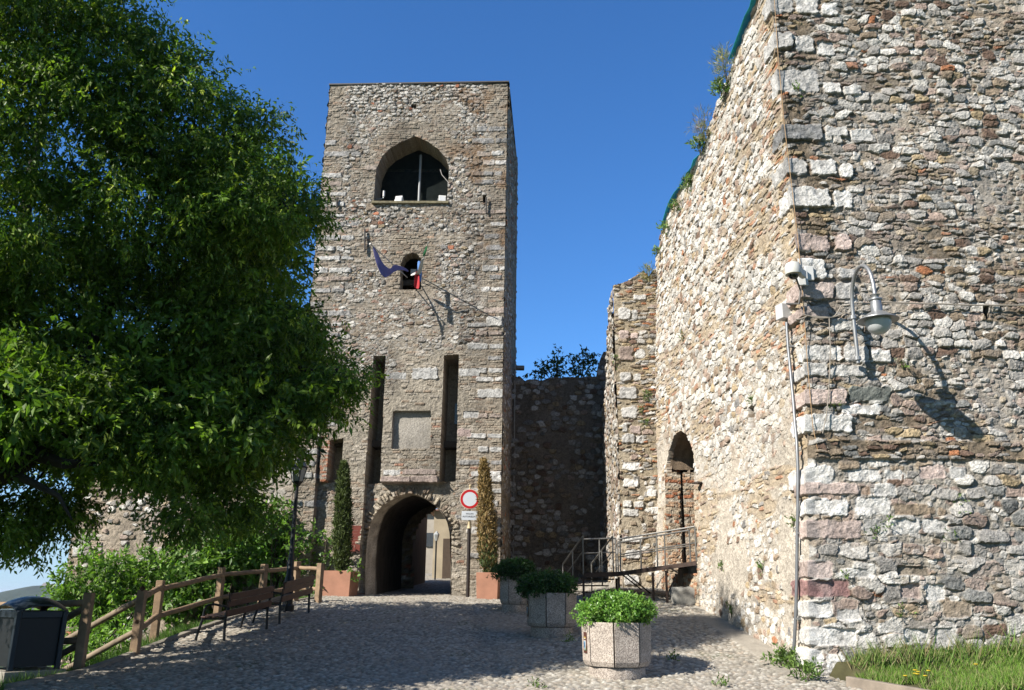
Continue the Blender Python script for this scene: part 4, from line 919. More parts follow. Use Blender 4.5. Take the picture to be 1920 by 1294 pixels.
p = at(816, 1075, 46); r = thing('street_lamp', 'thin old street lamp standing in the street behind the gate', 'street lamp', (p[0], 46, gz(0, 46)))
hh = at(816, 1014, 46)[2] - gz(0, 46)
mb = MB(); mb.tube([(0, 0, 0), (0, 0, hh)], .045, 8); mb.build('pole', mat('black cast iron', (.02, .022, .025), .5, .3), r)
mb = MB(); mb.lathe([(.07, hh), (.16, hh + .32), (.02, hh + .5)], n=6); mb.build('lantern', mat('frosted lantern glass', (.5, .52, .52), .3), r)
# ================================================================== STREET FURNITURE
M_BLK = mat('black painted steel', (.022, .024, .027), .45, .3, var=.15, scale=10)
M_WOODR = mat('varnished red brown slats', (.085, .034, .023), .5, var=.3, scale=9, bump=.25, bscale=60)
def bench(label, p0, p1, L=1.6):
    """p0,p1: ground points under the near and far back legs; it faces left of p0->p1"""
    p0 = np.array(p0); p1 = np.array(p1); a = math.atan2(p1[1] - p0[1], p1[0] - p0[0]); r = thing('park_bench', label, 'bench', (p0 + p1) / 2, a, 'park benches')
    L = float(np.linalg.norm((p1 - p0)[:2])) + .02; tilt = (p1[2] - p0[2]) / max(.1, L - .02); zt = lambda x: x * tilt
    for nm, sl_ in (('backrest', [(.47, -.02), (.665, -.03), (.79, -.05), ]), ('seat', [(.43, .10), (.435, .22), (.435, .34), (.43, .45)])):
        for i, (z, y) in enumerate(sl_):
            mb = MB()
            if nm == 'backrest':
                if i == 0: z, y = .50, -.02
                mb.bar((-L / 2 - .04, y, z + zt(-L / 2)), (L / 2 + .04, y, z + zt(L / 2)), .035, .112)
            else: mb.bar((-L / 2 - .04, y, z + zt(-L / 2)), (L / 2 + .04, y, z + zt(L / 2)), .10, .03)
            mb.build(nm + '_slat', M_WOODR, r, bevel=.006)
    for s in (-1, 1):
        x = s * (L / 2 - .01); o = zt(x)
        mb = MB(); mb.tube([(x, 0, o - .03), (x, .015, o + .2), (x, .02, o + .42), (x, -.015, o + .62), (x, -.06, o + .86)], [.028, .026, .028, .024, .02], 8); mb.build('back_leg', M_BLK, r, smooth=True)
        mb = MB(); mb.tube([(x, .60, o - .03), (x, .54, o + .2), (x, .48, o + .42), (x, .46, o + .58), (x, .40, o + .645), (x, .28, o + .66), (x, .05, o + .62), (x, -.04, o + .60)], [.026, .024, .026, .022, .022, .022, .02, .02], 8); mb.build('front_leg', M_BLK, r, smooth=True)
        mb = MB(); mb.bar((x, 0, o + .40), (x, .48, o + .40), .03, .035); mb.build('seat_bracket', M_BLK, r)
    return r
bench('dark red slatted bench seen from behind, the nearer of the two by the fence', G(420, 1204), G(500, 1180))
bench('red slatted bench farther along the fence, beside the lantern post', G(524, 1171), G(579, 1150))

# fence: square posts and round rails, with a stair gap
M_WOOD = mat('weathered pine', (.34, .23, .14), .8, var=.25, scale=7, bump=.4, bscale=30)
M_WOODG = mat('greyed pine rail', (.30, .23, .16), .8, var=.25, scale=7, bump=.4, bscale=30)
PB = [np.array(G(*p)) for p in [(150, 1253), (254, 1228), (291, 1193)]]
PT_ = [G(418, 1064, 1.02), G(498, 1058, 1.02), G(560, 1053, 1.02), G(603, 1056, 1.0)]
fp_ = PB + [np.array([p[0], p[1], float(gz(0, p[1]))]) for p in PT_]
far_left = fp_[0] + np.array([-4.2, .5, -.1])
f0 = fp_[2]
fence = thing('wooden_fence', 'brown wooden post and rail fence along the left edge of the forecourt', 'fence', f0)
hts = [1.12, 1.05, 1.02, 1.02, 1.02, 1.02, 1.0]
for i, p in enumerate(fp_):
    mb = MB(); wd = .155 if i < 3 else .15
    d = (fp_[min(i + 1, 6)] - fp_[max(i - 1, 0)]); ang = math.atan2(d[1], d[0]); q = Matrix.Rotation(ang + (.35 if i == 0 else 0), 3, 'Z')
    mb.box(p - f0 + np.array([-.02, 0, hts[i] / 2 - .15]), (wd, wd * .85, hts[i] + .3), q); mb.build('post', M_WOOD, fence, bevel=.012)
def rail(a, b, r=.052, m=M_WOOD):
    mb = MB(); k = 6; pts = [a + (b - a) * t / k - f0 + np.array([0, 0,   .004 * math.sin(t * 2.1 + a[0])]) for t in range(k + 1)]; mb.tube(pts, r, 10); mb.build('rail', m, fence, smooth=True)
Z = lambda h: np.array([0, 0, h])
for i in range(2, 6):
    for h in (.86, .36): rail(fp_[i] + Z(h), fp_[i + 1] + Z(h))
for h in (.92, .40): rail(fp_[1] + Z(h), fp_[2] + Z(h - .02), m=M_WOOD)
rail(far_left + Z(.93), fp_[0] + Z(.96)); rail(far_left + Z(.36), fp_[0] + Z(.40))
sd = np.array([-2.1, .7, -1.05])
for h in (.92, .40): rail(fp_[1] + Z(h), fp_[1] + sd * 1.25 + Z(h), m=M_WOODG)
for h in (.92, .38): rail(fp_[0] + Z(h), fp_[0] + sd * 1.0 + Z(h), m=M_WOODG)
for p in (far_left,):
    mb = MB(); mb.box(p - f0 + Z(.4), (.15, .13, 1.3)); mb.build('post', M_WOOD, fence, bevel=.012)
def knots():
    for (px, py) in ((267, 1104), (257, 1166)):
        p = at(px, py, fp_[1][1] - .068); mb = MB(); mb.lathe([(.045, -.012), (.045, .006), (.03, .012)], n=12, rot=Matrix.Rotation(R_(90), 3, 'X')); mb.build('rail_end', mat('dark end grain', (.10, .05, .025), .9), fence, loc=p - f0)
knots()

# litter bin
bp = G(40, 1262); bin_ = thing('litter_bin', 'dark slate litter bin with an arched hood in the bottom left corner', 'litter bin', (bp[0], bp[1], float(gz(0, bp[1]))), R_(-38))
M_BIN = mat('slate grey painted steel', (.018, .028, .040), .4, .25, var=.12, scale=6)
M_BINP = mat('dark bin panel', (.010, .012, .014), .5, .1, var=.1)
bw, bd, bh = .80, .74, .83
mb = MB(); mb.box((0, 0, -.02), (bw + .14, bd + .14, .16)); mb.build('slab', mat('pale concrete', (.36, .33, .28), .9, var=.2, bump=.4), bin_, bevel=.012)
for sx in (-1, 1):
    for sy in (-1, 1):
        mb = MB(); mb.box((sx * (bw / 2 - .035), sy * (bd / 2 - .035), .06 + bh / 2), (.075, .075, bh)); mb.build('corner_post', M_BIN, bin_, bevel=.012)
mb = MB()
for s in (-1, 1):
    mb.box((0, s * (bd / 2 - .05), .06 + .40), (bw - .15, .025, .70)); mb.box((s * (bw / 2 - .05), 0, .06 + .40), (.025, bd - .15, .70))
mb.build('side_panel', M_BINP, bin_, bevel=.004)
mb = MB()
for s in (-1, 1):
    mb.box((0, s * (bd / 2 - .035), .06 + bh - .05), (bw - .151, .05, .10)); mb.box((s * (bw / 2 - .035), 0, .06 + bh - .05), (.05, bd - .151, .10))
mb.build('top_rim', M_BIN, bin_, bevel=.008)
mb = MB(); mb.box((0, 0, .06 + .42), (bw - .22, bd - .22, .72)); mb.build('liner', mat('black bin liner', (.012, .012, .014), .35, var=.2, bump=.8, bscale=20), bin_, bevel=.02)
V = []; n = 14
for side in (0, 1):
    for j in range(n + 1):
        for i in range(n + 1):
            x_, y_ = (i / n * 2 - 1), (j / n * 2 - 1); V.append((x_ * (bw / 2 + .01), y_ * (bd / 2 + .01), .06 + bh + .21 - .115 * (abs(x_) ** 2.2 + abs(y_) ** 2.2) - .022 * side))
N_ = (n + 1) ** 2; fs = []
for j in range(n):
    for i in range(n):
        q = j * (n + 1) + i; fs += [(q, q + 1, q + n + 2, q + n + 1), (q + N_, q + n + 1 + N_, q + n + 2 + N_, q + 1 + N_)]
for k in range(n):
    for a_, b_ in ((k, k + 1), (n * (n + 1) + k + 1, n * (n + 1) + k), ((k + 1) * (n + 1), k * (n + 1)), (k * (n + 1) + n, (k + 1) * (n + 1) + n)): fs.append((a_, a_ + N_, b_ + N_, b_))
mb = MB(); mb.add(V, fs); mb.build('hood', M_BIN, bin_, smooth=True)

# lantern on its black post
p = G(538, 1146); p[2] = gz(0, p[1]); lp = thing('lantern_post', 'black cast iron post with a six sided glass lantern by the fence', 'street lamp', p)
top = at(550, 912, p[1])[2] - p[2]
off = at(550, 912, p[1])[0] - p[0]
mb = MB(); mb.lathe([(.16, -.05), (.16, .12), (.12, .16), (.11, .75), (.085, .80), (.075, 1.15), (.06, 1.2), (.048, 1.9), (.042, top)], n=16); mb.build('pole', M_BLK, lp, smooth=True)
M_GLS = mat('dusty lantern glass', (.36, .38, .37), .25, var=.08, spec=.5)
mb = MB(); mb.lathe([(.04, top - .02), (.11, top + .08), (.135, top + .10), (.135, top + .12)], n=6); mb.build('lantern_base', M_BLK, lp)
mb = MB(); mb.lathe([(.125, top + .12), (.20, top + .45)], n=6); mb.build('lantern_glass', M_GLS, lp)
mb = MB()
for k in range(6):
    a = k * math.pi / 3; mb.tube([(.128 * math.cos(a), .128 * math.sin(a), top + .12), (.206 * math.cos(a), .206 * math.sin(a), top + .45)], .012, 5)
    mb.tube([(.19 * math.cos(a), .19 * math.sin(a), top + .48), (.12 * math.cos(a), .12 * math.sin(a), top + .62)], .011, 5)
mb.lathe([(.205, top + .445), (.235, top + .455), (.235, top + .475), (.19, top + .49)], n=6); mb.lathe([(.125, top + .62), (.06, top + .665), (.02, top + .68), (.04, top + .72), (.03, top + .75), (.008, top + .80), (.004, top + .9)], n=12)
mb.build('lantern_frame', M_BLK, lp)
mb = MB(); mb.lathe([(.19, top + .49), (.12, top + .62)], n=6); mb.build('lantern_roof_glass', mat('greenish lantern roof', (.22, .25, .23), .3, var=.1), lp)

# no-vehicles sign
p = G(880, 1118); p = np.array([p[0], 26.15, float(gz(0, 26.15))]); sg = thing('traffic_sign', 'round white sign with a red ring above a white text plate on a post', 'traffic sign', p)
zc = at(881, 936, 26.1)[2] - p[2]; x0 = at(881, 936, 26.1)[0] - p[0]
p[0] += 0; M_SR = mat('red sign film', (.56, .012, .014), .4, var=.04); M_SW = mat('white sign film', (.70, .74, .80), .4, var=.03); M_CRM = mat('cream sign back', (.62, .50, .30), .6)
mb = MB(); mb.tube([(x0 * .0, 0, -.05), (x0, 0, zc - .85)], .055, 12); mb.build('post', mat('dark brown post', (.045, .035, .032), .45, .3), sg, smooth=True)
mb = MB(); mb.tube([(x0, .0, zc - .85), (x0, 0, zc + .40)], .03, 10); mb.lathe([(.075, 0), (.06, .06), (.045, .16), (.05, .2)], (x0, 0, zc - .87), 12); mb.lathe([(.03, 0), (.05, .05), (.02, .09)], (x0, 0, zc + .36), 10); mb.build('sign_pole', M_CRM, sg, smooth=True)
rx = Matrix.Rotation(R_(90), 3, 'X')
mb = MB(); mb.lathe([(.30, 0), (.305, .012), (.30, .024)], (x0, -.05, zc), 48, rot=rx); mb.build('disc_rim', mat('pale sign rim', (.72, .62, .5), .5), sg)
mb = MB(); mb.lathe([(.212, .0), (.212, .004), (.285, .004), (.285, 0)], (x0, -.075, zc), 48, rot=rx); mb.build('red_ring', M_SR, sg)
mb = MB(); mb.lathe([(.0, .003), (.212, .003), (.212, 0)], (x0, -.075, zc), 48, rot=rx); mb.build('disc_face', M_SW, sg)
zp = at(882, 967, 26.1)[2] - p[2]
mb = MB(); mb.box((x0 + .01, -.05, zp), (.49, .02, .27)); pl = mb.build('text_plate', M_SW, sg, bevel=.006)
M_INK = mat('black sign lettering', (.02, .02, .025), .6)
text_mesh('lettering', 'ESCLUSO', .055, M_INK, pl, (x0 + .01, -.063, zp + .055), (R_(90), 0, 0)); text_mesh('lettering', 'AUTORIZZATI', .068, M_INK, pl, (x0 + .01, -.063, zp - .03), (R_(90), 0, 0))

# reddish information board left of the gate
p = TF.pt(664, 1010, .06); ib = thing('information_board', 'red brown board with faint text fixed to the wall left of the gateway', 'board', p, R_(4))
mb = MB(); mb.box((0, 0, 0), (.42, .03, .78)); bd_ = mb.build('panel', mat('red brown board', (.25, .065, .045), .5, var=.12, scale=4), ib, bevel=.005)
mb = MB()
for i in range(6): mb.box((-.01, -.018, .24 - i * .09), (.26 - .05 * (i % 3), .004, .016))
mb.build('faint_text', mat('faint board lettering', (.33, .13, .10), .6), ib)
mb = MB(); mb.box((0, 0, -.42), (.44, .05, .03)); mb.build('bottom_rail', mat('dark board rail', (.07, .03, .025), .6), ib)

# ------------------------------------------------------------------ planters
M_AGG = mat_attr('exposed aggregate concrete', .9, 60, .25, .7, 130, .006)
def agg_mat():
    m, t, pr = new_mat('pebbled concrete'); tc = t.nodes.new('ShaderNodeTexCoord'); v = t.nodes.new('ShaderNodeTexVoronoi'); v.inputs['Scale'].default_value = 75
    t.links.new(tc.outputs['Object'], v.inputs['Vector']); r = t.nodes.new('ShaderNodeValToRGB'); cr = r.color_ramp
    cr.elements[0].color = (.17, .14, .12, 1); cr.elements[1].color = (.45, .395, .345, 1); e_ = cr.elements.new(.5); e_.color = (.325, .28, .24, 1)
    sp = t.nodes.new('ShaderNodeSeparateColor'); t.links.new(v.outputs['Color'], sp.inputs[0]); t.links.new(sp.outputs[0], r.inputs[0])
    n = t.nodes.new('ShaderNodeTexNoise'); n.inputs['Scale'].default_value = 3.5; n.inputs['Detail'].default_value = 5; t.links.new(tc.outputs['Object'], n.inputs['Vector'])
    mr = t.nodes.new('ShaderNodeMapRange'); mr.inputs['From Min'].default_value = .3; mr.inputs['From Max'].default_value = .7; mr.inputs['To Min'].default_value = .72; mr.inputs['To Max'].default_value = 1.1; t.links.new(n.outputs['Fac'], mr.inputs[0])
    mx = t.nodes.new('ShaderNodeVectorMath'); mx.operation = 'SCALE'; t.links.new(r.outputs[0], mx.inputs[0]); t.links.new(mr.outputs[0], mx.inputs['Scale']); t.links.new(mx.outputs[0], pr.inputs['Base Color'])
    b = t.nodes.new('ShaderNodeBump'); b.inputs['Strength'].default_value = .8; b.inputs['Distance'].default_value = .006; b.invert = True; t.links.new(v.outputs['Distance'], b.inputs['Height']); t.links.new(b.outputs[0], pr.inputs['Normal']); pr.inputs['Roughness'].default_value = .9
    return m
M_PLA = agg_mat(); M_SOIL = mat('dark potting soil', (.05, .035, .022), 1., var=.4, scale=30)
ML_BRIGHT = mat_leaf('glossy planter leaf', .35, .4, .45)
def planter(px, py, Y, wpx, label, cols, rz, hpl, wide, seed):
    g = at(px, py, Y); g[2] = gz(g[0], Y); r = thing('concrete_planter', label, 'planter', g, rz, 'octagonal concrete planters')
    wd = wpx / 1595 * Y * .95; R0 = wd / 2 / math.cos(math.pi / 16) ; hh = .78
    mb = MB(); mb.lathe([(R0 * .78, -.06), (R0 * .80, .0), (R0 * .80, .13), (R0 * .74, .15)], n=32); mb.build('base', M_PLA, r, bevel=.01)
    for k in range(8):
        a0 = (k - .5) * math.pi / 4; a1 = (k + .5) * math.pi / 4; g_ = .018
        a0 += g_; a1 -= g_
        def rg(rr, z): return [(rr * math.cos(a0), rr * math.sin(a0), z), (rr * math.cos(a1), rr * math.sin(a1), z)]
        b0, b1, b2 = rg(R0 * .9, .15), rg(R0 * .965, .22), rg(R0, hh); c0, c2 = rg(R0 * .80, .15), rg(R0 * .86, hh)
        V = b0 + b1 + b2 + c0 + c2
        mb = MB(); mb.add(V, [(0, 1, 3, 2), (2, 3, 5, 4), (4, 5, 9, 8), (8, 9, 7, 6), (6, 7, 1, 0), (0, 2, 4, 8, 6), (1, 7, 9, 5, 3)]); mb.build('side_panel', M_PLA, r, bevel=.008)
    mb = MB(); mb.lathe([(R0 * .865, .15), (R0 * .865, hh - .07), (0.001, hh - .04)], n=8, ph=math.pi / 8); mb.build('soil', M_SOIL, r)
    lob = []; rg_ = np.random.default_rng(seed)
    for k in range(26):
        a = rg_.random() * 6.283; q = math.sqrt(rg_.random()) * wide * R0 * .72; lob.append((q * math.cos(a), q * math.sin(a), hh + .02 + hpl * (.55 - .42 * (q / (wide * R0)) ** 2) * (.8 + .4 * rg_.random()) - (.03 if q > R0 * .75 else 0), .24, .24, .17))
    lobs = lobe_leaves(lob, 3000, .08, 5, .052, .03, cols, down=.1, shell=.5)
    leaf_mesh('foliage', *lobs, ML_BRIGHT, r, fold=.15)
    # crest plate on the front-left panel
    a = 5 * math.pi / 4 - math.pi / 4 * 0
    return r, R0, hh
LB = [(.10, .21, .035), (.13, .25, .045), (.08, .17, .03), (.17, .28, .06)]
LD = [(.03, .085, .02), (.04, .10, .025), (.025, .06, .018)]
pls = [planter(1157, 1262, 13.8, 128, 'nearest octagonal pebbled concrete planter, in full sun with a bright green bush', LB, R_(12), .38, 1.08, 1),
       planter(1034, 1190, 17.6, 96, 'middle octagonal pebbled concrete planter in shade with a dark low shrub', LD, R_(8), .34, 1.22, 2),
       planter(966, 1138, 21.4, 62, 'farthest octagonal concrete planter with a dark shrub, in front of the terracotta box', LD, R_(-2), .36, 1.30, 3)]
M_RUST = mat('dark rust plate', (.12, .045, .03), .6, var=.2); M_CW = mat('crest white', (.75, .74, .70), .5, var=.03); M_CB = mat('crest light blue', (.22, .42, .62), .5); M_CD = mat('crest dark blue', (.05, .09, .2), .5); M_CY = mat('crest gold', (.55, .38, .12), .5); M_CG = mat('crest green', (.06, .22, .08), .5)
for i, (r, R0, hh) in enumerate(pls[:2]):
    k = 5 if False else None; a = R_(180); nrm = np.array([math.cos(a), math.sin(a), 0]); ap = R0 * math.cos(math.pi / 8) * .985 + .006; tn = np.array([-nrm[1], nrm[0], 0])
    c = nrm * ap + np.array([0, 0, .48]); q = Matrix(((tn[0], nrm[0], 0), (tn[1], nrm[1], 0), (0, 0, 1)))
    mb = MB(); mb.box(c, (.155, .014, .30), q); pt_ = mb.build('crest_plate', M_RUST, r, bevel=.003)
    def pol(pts, d, m, nm):
        mb = MB(); mb.prism([c + nrm * (.007 + d) + tn * x + np.array([0, 0, z]) for x, z in pts], nrm * .004); mb.build(nm, m, pt_)
    pol([(-.05, .03), (.05, .03), (.052, -.04), (.03, -.09), (0, -.115), (-.03, -.09), (-.052, -.04)], 0, M_CW, 'shield'); pol([(-.036, .018), (.036, .018), (.038, -.04), (.02, -.075), (0, -.09), (-.02, -.075), (-.038, -.04)], .005, M_CB, 'shield_field')
    pol([(-.01, .0), (.01, .0), (.014, -.06), (-.014, -.06)], .010, M_CD, 'charge'); pol([(-.045, .05), (.045, .05), (.05, .085), (.025, .07), (0, .09), (-.025, .07), (-.05, .085)], 0, M_CY, 'crown'); pol([(-.03, .05), (.03, .05), (.02, .062), (-.02, .062)], .004, M_CW, 'crown_band')
    pol([(.03, -.09), (.06, -.06), (.062, -.10), (.02, -.125)], .001, M_CG, 'wreath')

# terracotta boxes with columnar cypresses
M_TER = mat('terracotta', (.46, .225, .145), .85, var=.14, scale=3, bump=.25, bscale=30)
ML_CYP = mat_leaf('cypress needles', .15, .6, .2)
def cypress(px0, px1, py, Y, tpx, tpy, label, cols, wmax, seed, bare=False, lab2='tree'):
    g = at((px0 + px1) / 2, py, Y); g[2] = gz(g[0], Y); w_ = (px1 - px0) / 1595 * Y; z1 = at(tpx, tpy, Y)[2] - g[2]; xo = at(tpx, tpy, Y)[0] - g[0]
    b = thing('terracotta_box', label[0], 'planter box', g, R_(-8), 'square terracotta boxes'); h = .72
    mb = MB(); t = w_ / 2; ti = t - .05; tb = t * .93
    V = [(-tb, -tb, -.05), (tb, -tb, -.05), (tb, tb, -.05), (-tb, tb, -.05), (-t, -t, h), (t, -t, h), (t, t, h), (-t, t, h), (-ti, -ti, h), (ti, -ti, h), (ti, ti, h), (-ti, ti, h), (-ti, -ti, h - .1), (ti, -ti, h - .1), (ti, ti, h - .1), (-ti, ti, h - .1)]
    mb.add(V, [(0, 3, 2, 1)] + [(i, (i + 1) % 4, 4 + (i + 1) % 4, 4 + i) for i in range(4)] + [(4 + i, 4 + (i + 1) % 4, 8 + (i + 1) % 4, 8 + i) for i in range(4)] + [(8 + i, 8 + (i + 1) % 4, 12 + (i + 1) % 4, 12 + i) for i in range(4)]); mb.build('box', M_TER, b, bevel=.008)
    mb = MB(); mb.add([(-ti, -ti, h - .08), (ti, -ti, h - .08), (ti, ti, h - .08), (-ti, ti, h - .08)], [(0, 1, 2, 3)]); mb.build('soil', M_SOIL, b)
    c = thing('cypress', label[1], 'tree', g + np.array([0, 0, h - .08]), 0, 'potted columnar cypresses'); rg = np.random.default_rng(seed); H_ = z1 - h + .08
    n = 2600; z = rg.random(n) ** .9; prof = np.interp(z, [0, .06, .2, .45, .75, .92, 1], [.35, .8, 1, .95, .68, .4, .05]) * wmax * (.85 + .35 * fbm(z * 9, z * 0 + seed, 5, 3))
    a = rg.random(n) * 6.283; rr = prof * (.55 + .45 * np.sqrt(rg.random(n)) + .12 * rg.normal(size=n) * (rg.random(n) < .2)); P = np.stack([rr * np.cos(a) + xo * z, rr * np.sin(a), z * H_ + .05], 1)
    D = np.stack([np.cos(a) * .35, np.sin(a) * .35, np.ones(n)], 1) + rg.normal(size=(n, 3)) * .3
    P = np.repeat(P, 4, 0) + rg.normal(size=(n * 4, 3)) * .025; D = np.repeat(D, 4, 0) + rg.normal(size=(n * 4, 3)) * .35; nn = np.repeat(np.stack([np.cos(a), np.sin(a), 0 * a + .2], 1), 4, 0) + rg.normal(size=(n * 4, 3)) * .6
    cc = np.array(cols)[rg.integers(0, len(cols), n)]
    if bare: k = sstep(.30, .10, z + .12 * rg.normal(size=n)) * (rg.random(n) < .75); cc = cc * (1 - k[:, None]) + np.array((.05, .075, .025)) * k[:, None]
    cc = np.repeat(cc, 4, 0) * (1 + .2 * rg.normal(size=(n * 4, 1)))
    leaf_mesh('foliage', P, D, nn, .12 * (.6 + .7 * rg.random(n * 4)), .035 * np.ones(n * 4), np.clip(cc, .01, 1), ML_CYP, c)
    mb = MB(); mb.tube([(0, 0, -.05), (xo * .3, 0, H_ * .3), (xo * .9, 0, H_ * .9)], [.045, .035, .01], 7); mb.build('trunk', mat('brown twig', (.12, .09, .06)), c)
cypress(611, 663, 1126, 26.0, 645, 872, ('terracotta box left of the gateway', 'slim green columnar cypress left of the gateway'), [(.055, .075, .022), (.075, .10, .03), (.04, .055, .018)], .25, 11)
cypress(896, 936, 1122, 25.7, 907, 868, ('terracotta box right of the gateway', 'dead straw brown columnar cypress right of the gateway, beside the sign'), [(.24, .165, .07), (.19, .125, .05), (.29, .21, .10), (.14, .10, .045)], .24, 12, True)

# ------------------------------------------------------------------ access ramp with railings
M_RST = mat('rusty dark steel', (.07, .045, .035), .6, .5, var=.35, scale=12); M_RLG = mat('dull galvanised rail', (.30, .29, .27), .45, .6, var=.15, scale=15)
YR = 20.9
pa = at(1094, 1074, YR); pb = at(1160, 1072, YR); pc = at(1306, 1052, 19.75)
rp = thing('access_ramp', 'rusty steel platform and ramp with grey railings leading to the arched doorway', 'ramp', (pb[0], YR, float(gz(0, YR)))); o = np.array(rp.location)
back = np.array([.12, 1.45, 0]); up = np.array([0, 0, 1.0])
mb = MB(); mb.prism([pa - o, pb - o, pb + back - o, pa + back - o], (0, 0, -.05)); mb.build('platform', M_RST, rp)
mb = MB(); mb.prism([pb - o + np.array([.004, 0, 0]), pc - o, pc + back * .8 - o, pb + back - o + np.array([.004, 0, 0])], (0, 0, -.05)); mb.build('ramp_deck', M_RST, rp)
mb = MB(); mb.bar(pa - o - up * .07 - back * .01, pb - o - up * .07 - back * .01, .05, .08); mb.bar(pb - o - up * .07 - back * .01, pc - o - up * .06 - back * .01, .045, .065); mb.build('edge_beam', M_RST, rp)
for q in (pa, pb, pb + (pc - pb) * .45, pa + back, pb + back, pb + (pc - pb) * .62):
    mb = MB(); g_ = float(gz(q[0], q[1])); mb.box(np.array([q[0] - o[0], q[1] - o[1] + .02, (q[2] - .12 + g_ - .1) / 2 - o[2]]), (.05, .05, max(.1, q[2] - .12 - g_ + .1))); mb.build('support_leg', M_RST, rp)
q = pb + back * .9
for a_, b_ in (((.1, 0, 0), (1.1, .1, -.75)), ((.1, -.8, 0), (1.0, -.7, -.7))):
    mb = MB(); mb.bar(q - o + np.array(a_), q - o + np.array(b_), .025, .03); mb.build('brace', M_RST, rp)
hr = .87
def railing(a, b, n, h=hr, mid=.52, nm='railing', skip0=False):
    mb = MB(); a = a - o; b = b - o; mb.tube([a + up * h, b + up * h], .021, 8); mb.tube([a + up * mid, b + up * mid], .015, 6)
    for i in range(n + 1):
        if skip0 and i == 0: continue
        c = a + (b - a) * i / n; mb.tube([c, c + up * h], .018, 6)
    mb.build(nm, M_RLG, rp, smooth=True)
railing(pb + np.array([.05, 0, 0]), pc, 2, .76, .40); railing(pb + back + np.array([.05, 0, 0]), pc + back * .75, 3, .76, .40); railing(pa + back, pb + back, 2)
sda = np.array([-.42, 1.25, -.62])
railing(pa + back * .2, pa + back * .2 + sda, 2); railing(pb - np.array([.1, 0, 0]) + back * .5, pb - np.array([.1, 0, 0]) + back * .5 + sda, 2)
mb = MB()
for i in range(4):
    q = pa + back + sda * ((i + .6) / 4.) ; mb.box(q - o + np.array([(pb[0] - pa[0]) / 2, -.1, -.02]), (pb[0] - pa[0], .26, .03))
mb.build('stair_treads', M_RST, rp)
# stones below the door sill
def stone(name, lab, cat, p, d, col, rz=0., rough=.03, seed=1):
    bm = bmesh.new(); bmesh.ops.create_cube(bm, size=1)
    bmesh.ops.subdivide_edges(bm, edges=bm.edges, cuts=5, use_grid_fill=True)
    for v in bm.verts:
        c = v.co.copy(); rr = (c.length / .87); c *= 1 - .16 * max(0, rr - .62)
        n = Vector((hsh(int(c.x * 40), int(c.y * 40 + c.z * 90), seed) - .5, hsh(int(c.y * 40), int(c.z * 40 + c.x * 77), seed + 1) - .5, hsh(int(c.z * 40), int(c.x * 41 + c.y * 60), seed + 2) - .5))
        v.co = Vector((c.x * d[0], c.y * d[1], c.z * d[2])) + n * rough
    me = bpy.data.meshes.new(name); bm.to_mesh(me); bm.free()
    for q in me.polygons: q.use_smooth = True
    ob = link_mesh(name, me, mat('stone %.2f %.2f' % col[:2], col, .92, var=.3, scale=7, bump=.7, bscale=25), None); ob.location = tuple(float(c) for c in p); ob.rotation_euler = (0, 0, rz); tag(ob, lab, cat); return ob
q = at(1286, 1098, 20.2); stone('stone_trough', 'long grey mossy stone block lying at the foot of the wall below the doorway', 'stone block', (q[0] + .02, q[1], float(gz(q[0], q[1])) + .12), (.72, .5, .42), (.33, .32, .29), 0, .05, 3)
q = at(1297, 1073, 20.6); stone('door_step', 'white squared stone under the door sill at the end of the ramp', 'stone block', (q[0] + .1, q[1], q[2] - .05), (.28, .4, .42), (.62, .60, .56), 0, .02, 5)
q = at(1277, 1074, 21.0); stone('door_step', 'brown squared stone in the shadow below the door sill', 'stone block', (q[0] + .1, q[1], q[2] - .08), (.28, .4, .45), (.28, .22, .17), 0, .02, 7)
# door gate grille inside the doorway
mb = MB(); gd = np.array(door_poly)
for i in range(9):
    u = ur - .12 - i * .055; a = WS.P(np.array(u), np.array(zb + .6)); mb.tube([(a[0] + inn[0] * .35 - inv[0], a[1] + inn[1] * .35 - inv[1], zb + .25 - inv[2]), (a[0] + inn[0] * .35 - inv[0], a[1] + inn[1] * .35 - inv[1], zs + .1 - inv[2])], .008, 5)
mb.build('door_grille', M_BLK, bast)
p = WS.pt(1318, 901, .12); mb = MB(); mb.lathe([(.02, -.02), (.13, -.05), (.13, -.075), (.02, -.08)], n=14); mb.tube([(0, 0, -.05), (.12, 0, -.12)], .02, 6); tag(mb.build('wall_spotlight', mat('dark brown metal', (.08, .06, .05), .5, .4), None, loc=p), 'small dark round spotlight on the wall right of the doorway arch', 'spotlight')
# ================================================================== FITTINGS ON THE BASTION
M_LAMP = mat('grey aluminium lamp', (.42, .43, .44), .4, .55, var=.06)
b0 = at(1606, 676, 13.72); x = b0[0]
def zat(px, py, Y): return at(px, py, Y)[2]
wl = thing('wall_lamp', 'grey goose-neck wall lamp with a white globe under a round shade on the bastion corner', 'wall lamp', b0)
z1 = zat(1594, 590, 13.66) - b0[2]; zt = zat(1612, 505, 13.3) - b0[2]; hd = at(1646, 600, 12.85); hz = hd[2] - b0[2]; hx = hd[0] - b0[0]; hy = 12.85 - 13.72
pts = [(0, -.05, -.06), (0, -.06, .2), (0, -.06, z1)]
n = 12
for k in range(1, n + 1):
    a = math.pi * k / n; pts.append((hx * (1 - math.cos(a)) / 2, -.06 + (hy + .06) * (1 - math.cos(a)) / 2, z1 + (zt - z1) * math.sin(a) ** .8 + (hz + .40 - z1) * (1 - math.cos(a)) / 2))
mb = MB(); mb.tube(pts, .032, 12); mb.build('arm', M_LAMP, wl, smooth=True)
mb = MB()
for z in (.02, z1 - .05): mb.lathe([(.055, -.03), (.055, .03)], (0, -.055, z), 12); mb.box((0, 0, z), (.07, .12, .05)); mb.tube([(-.06, .03, z), (0.0, -.1, z)], .02, 6)
mb.build('wall_bracket', M_LAMP, wl)
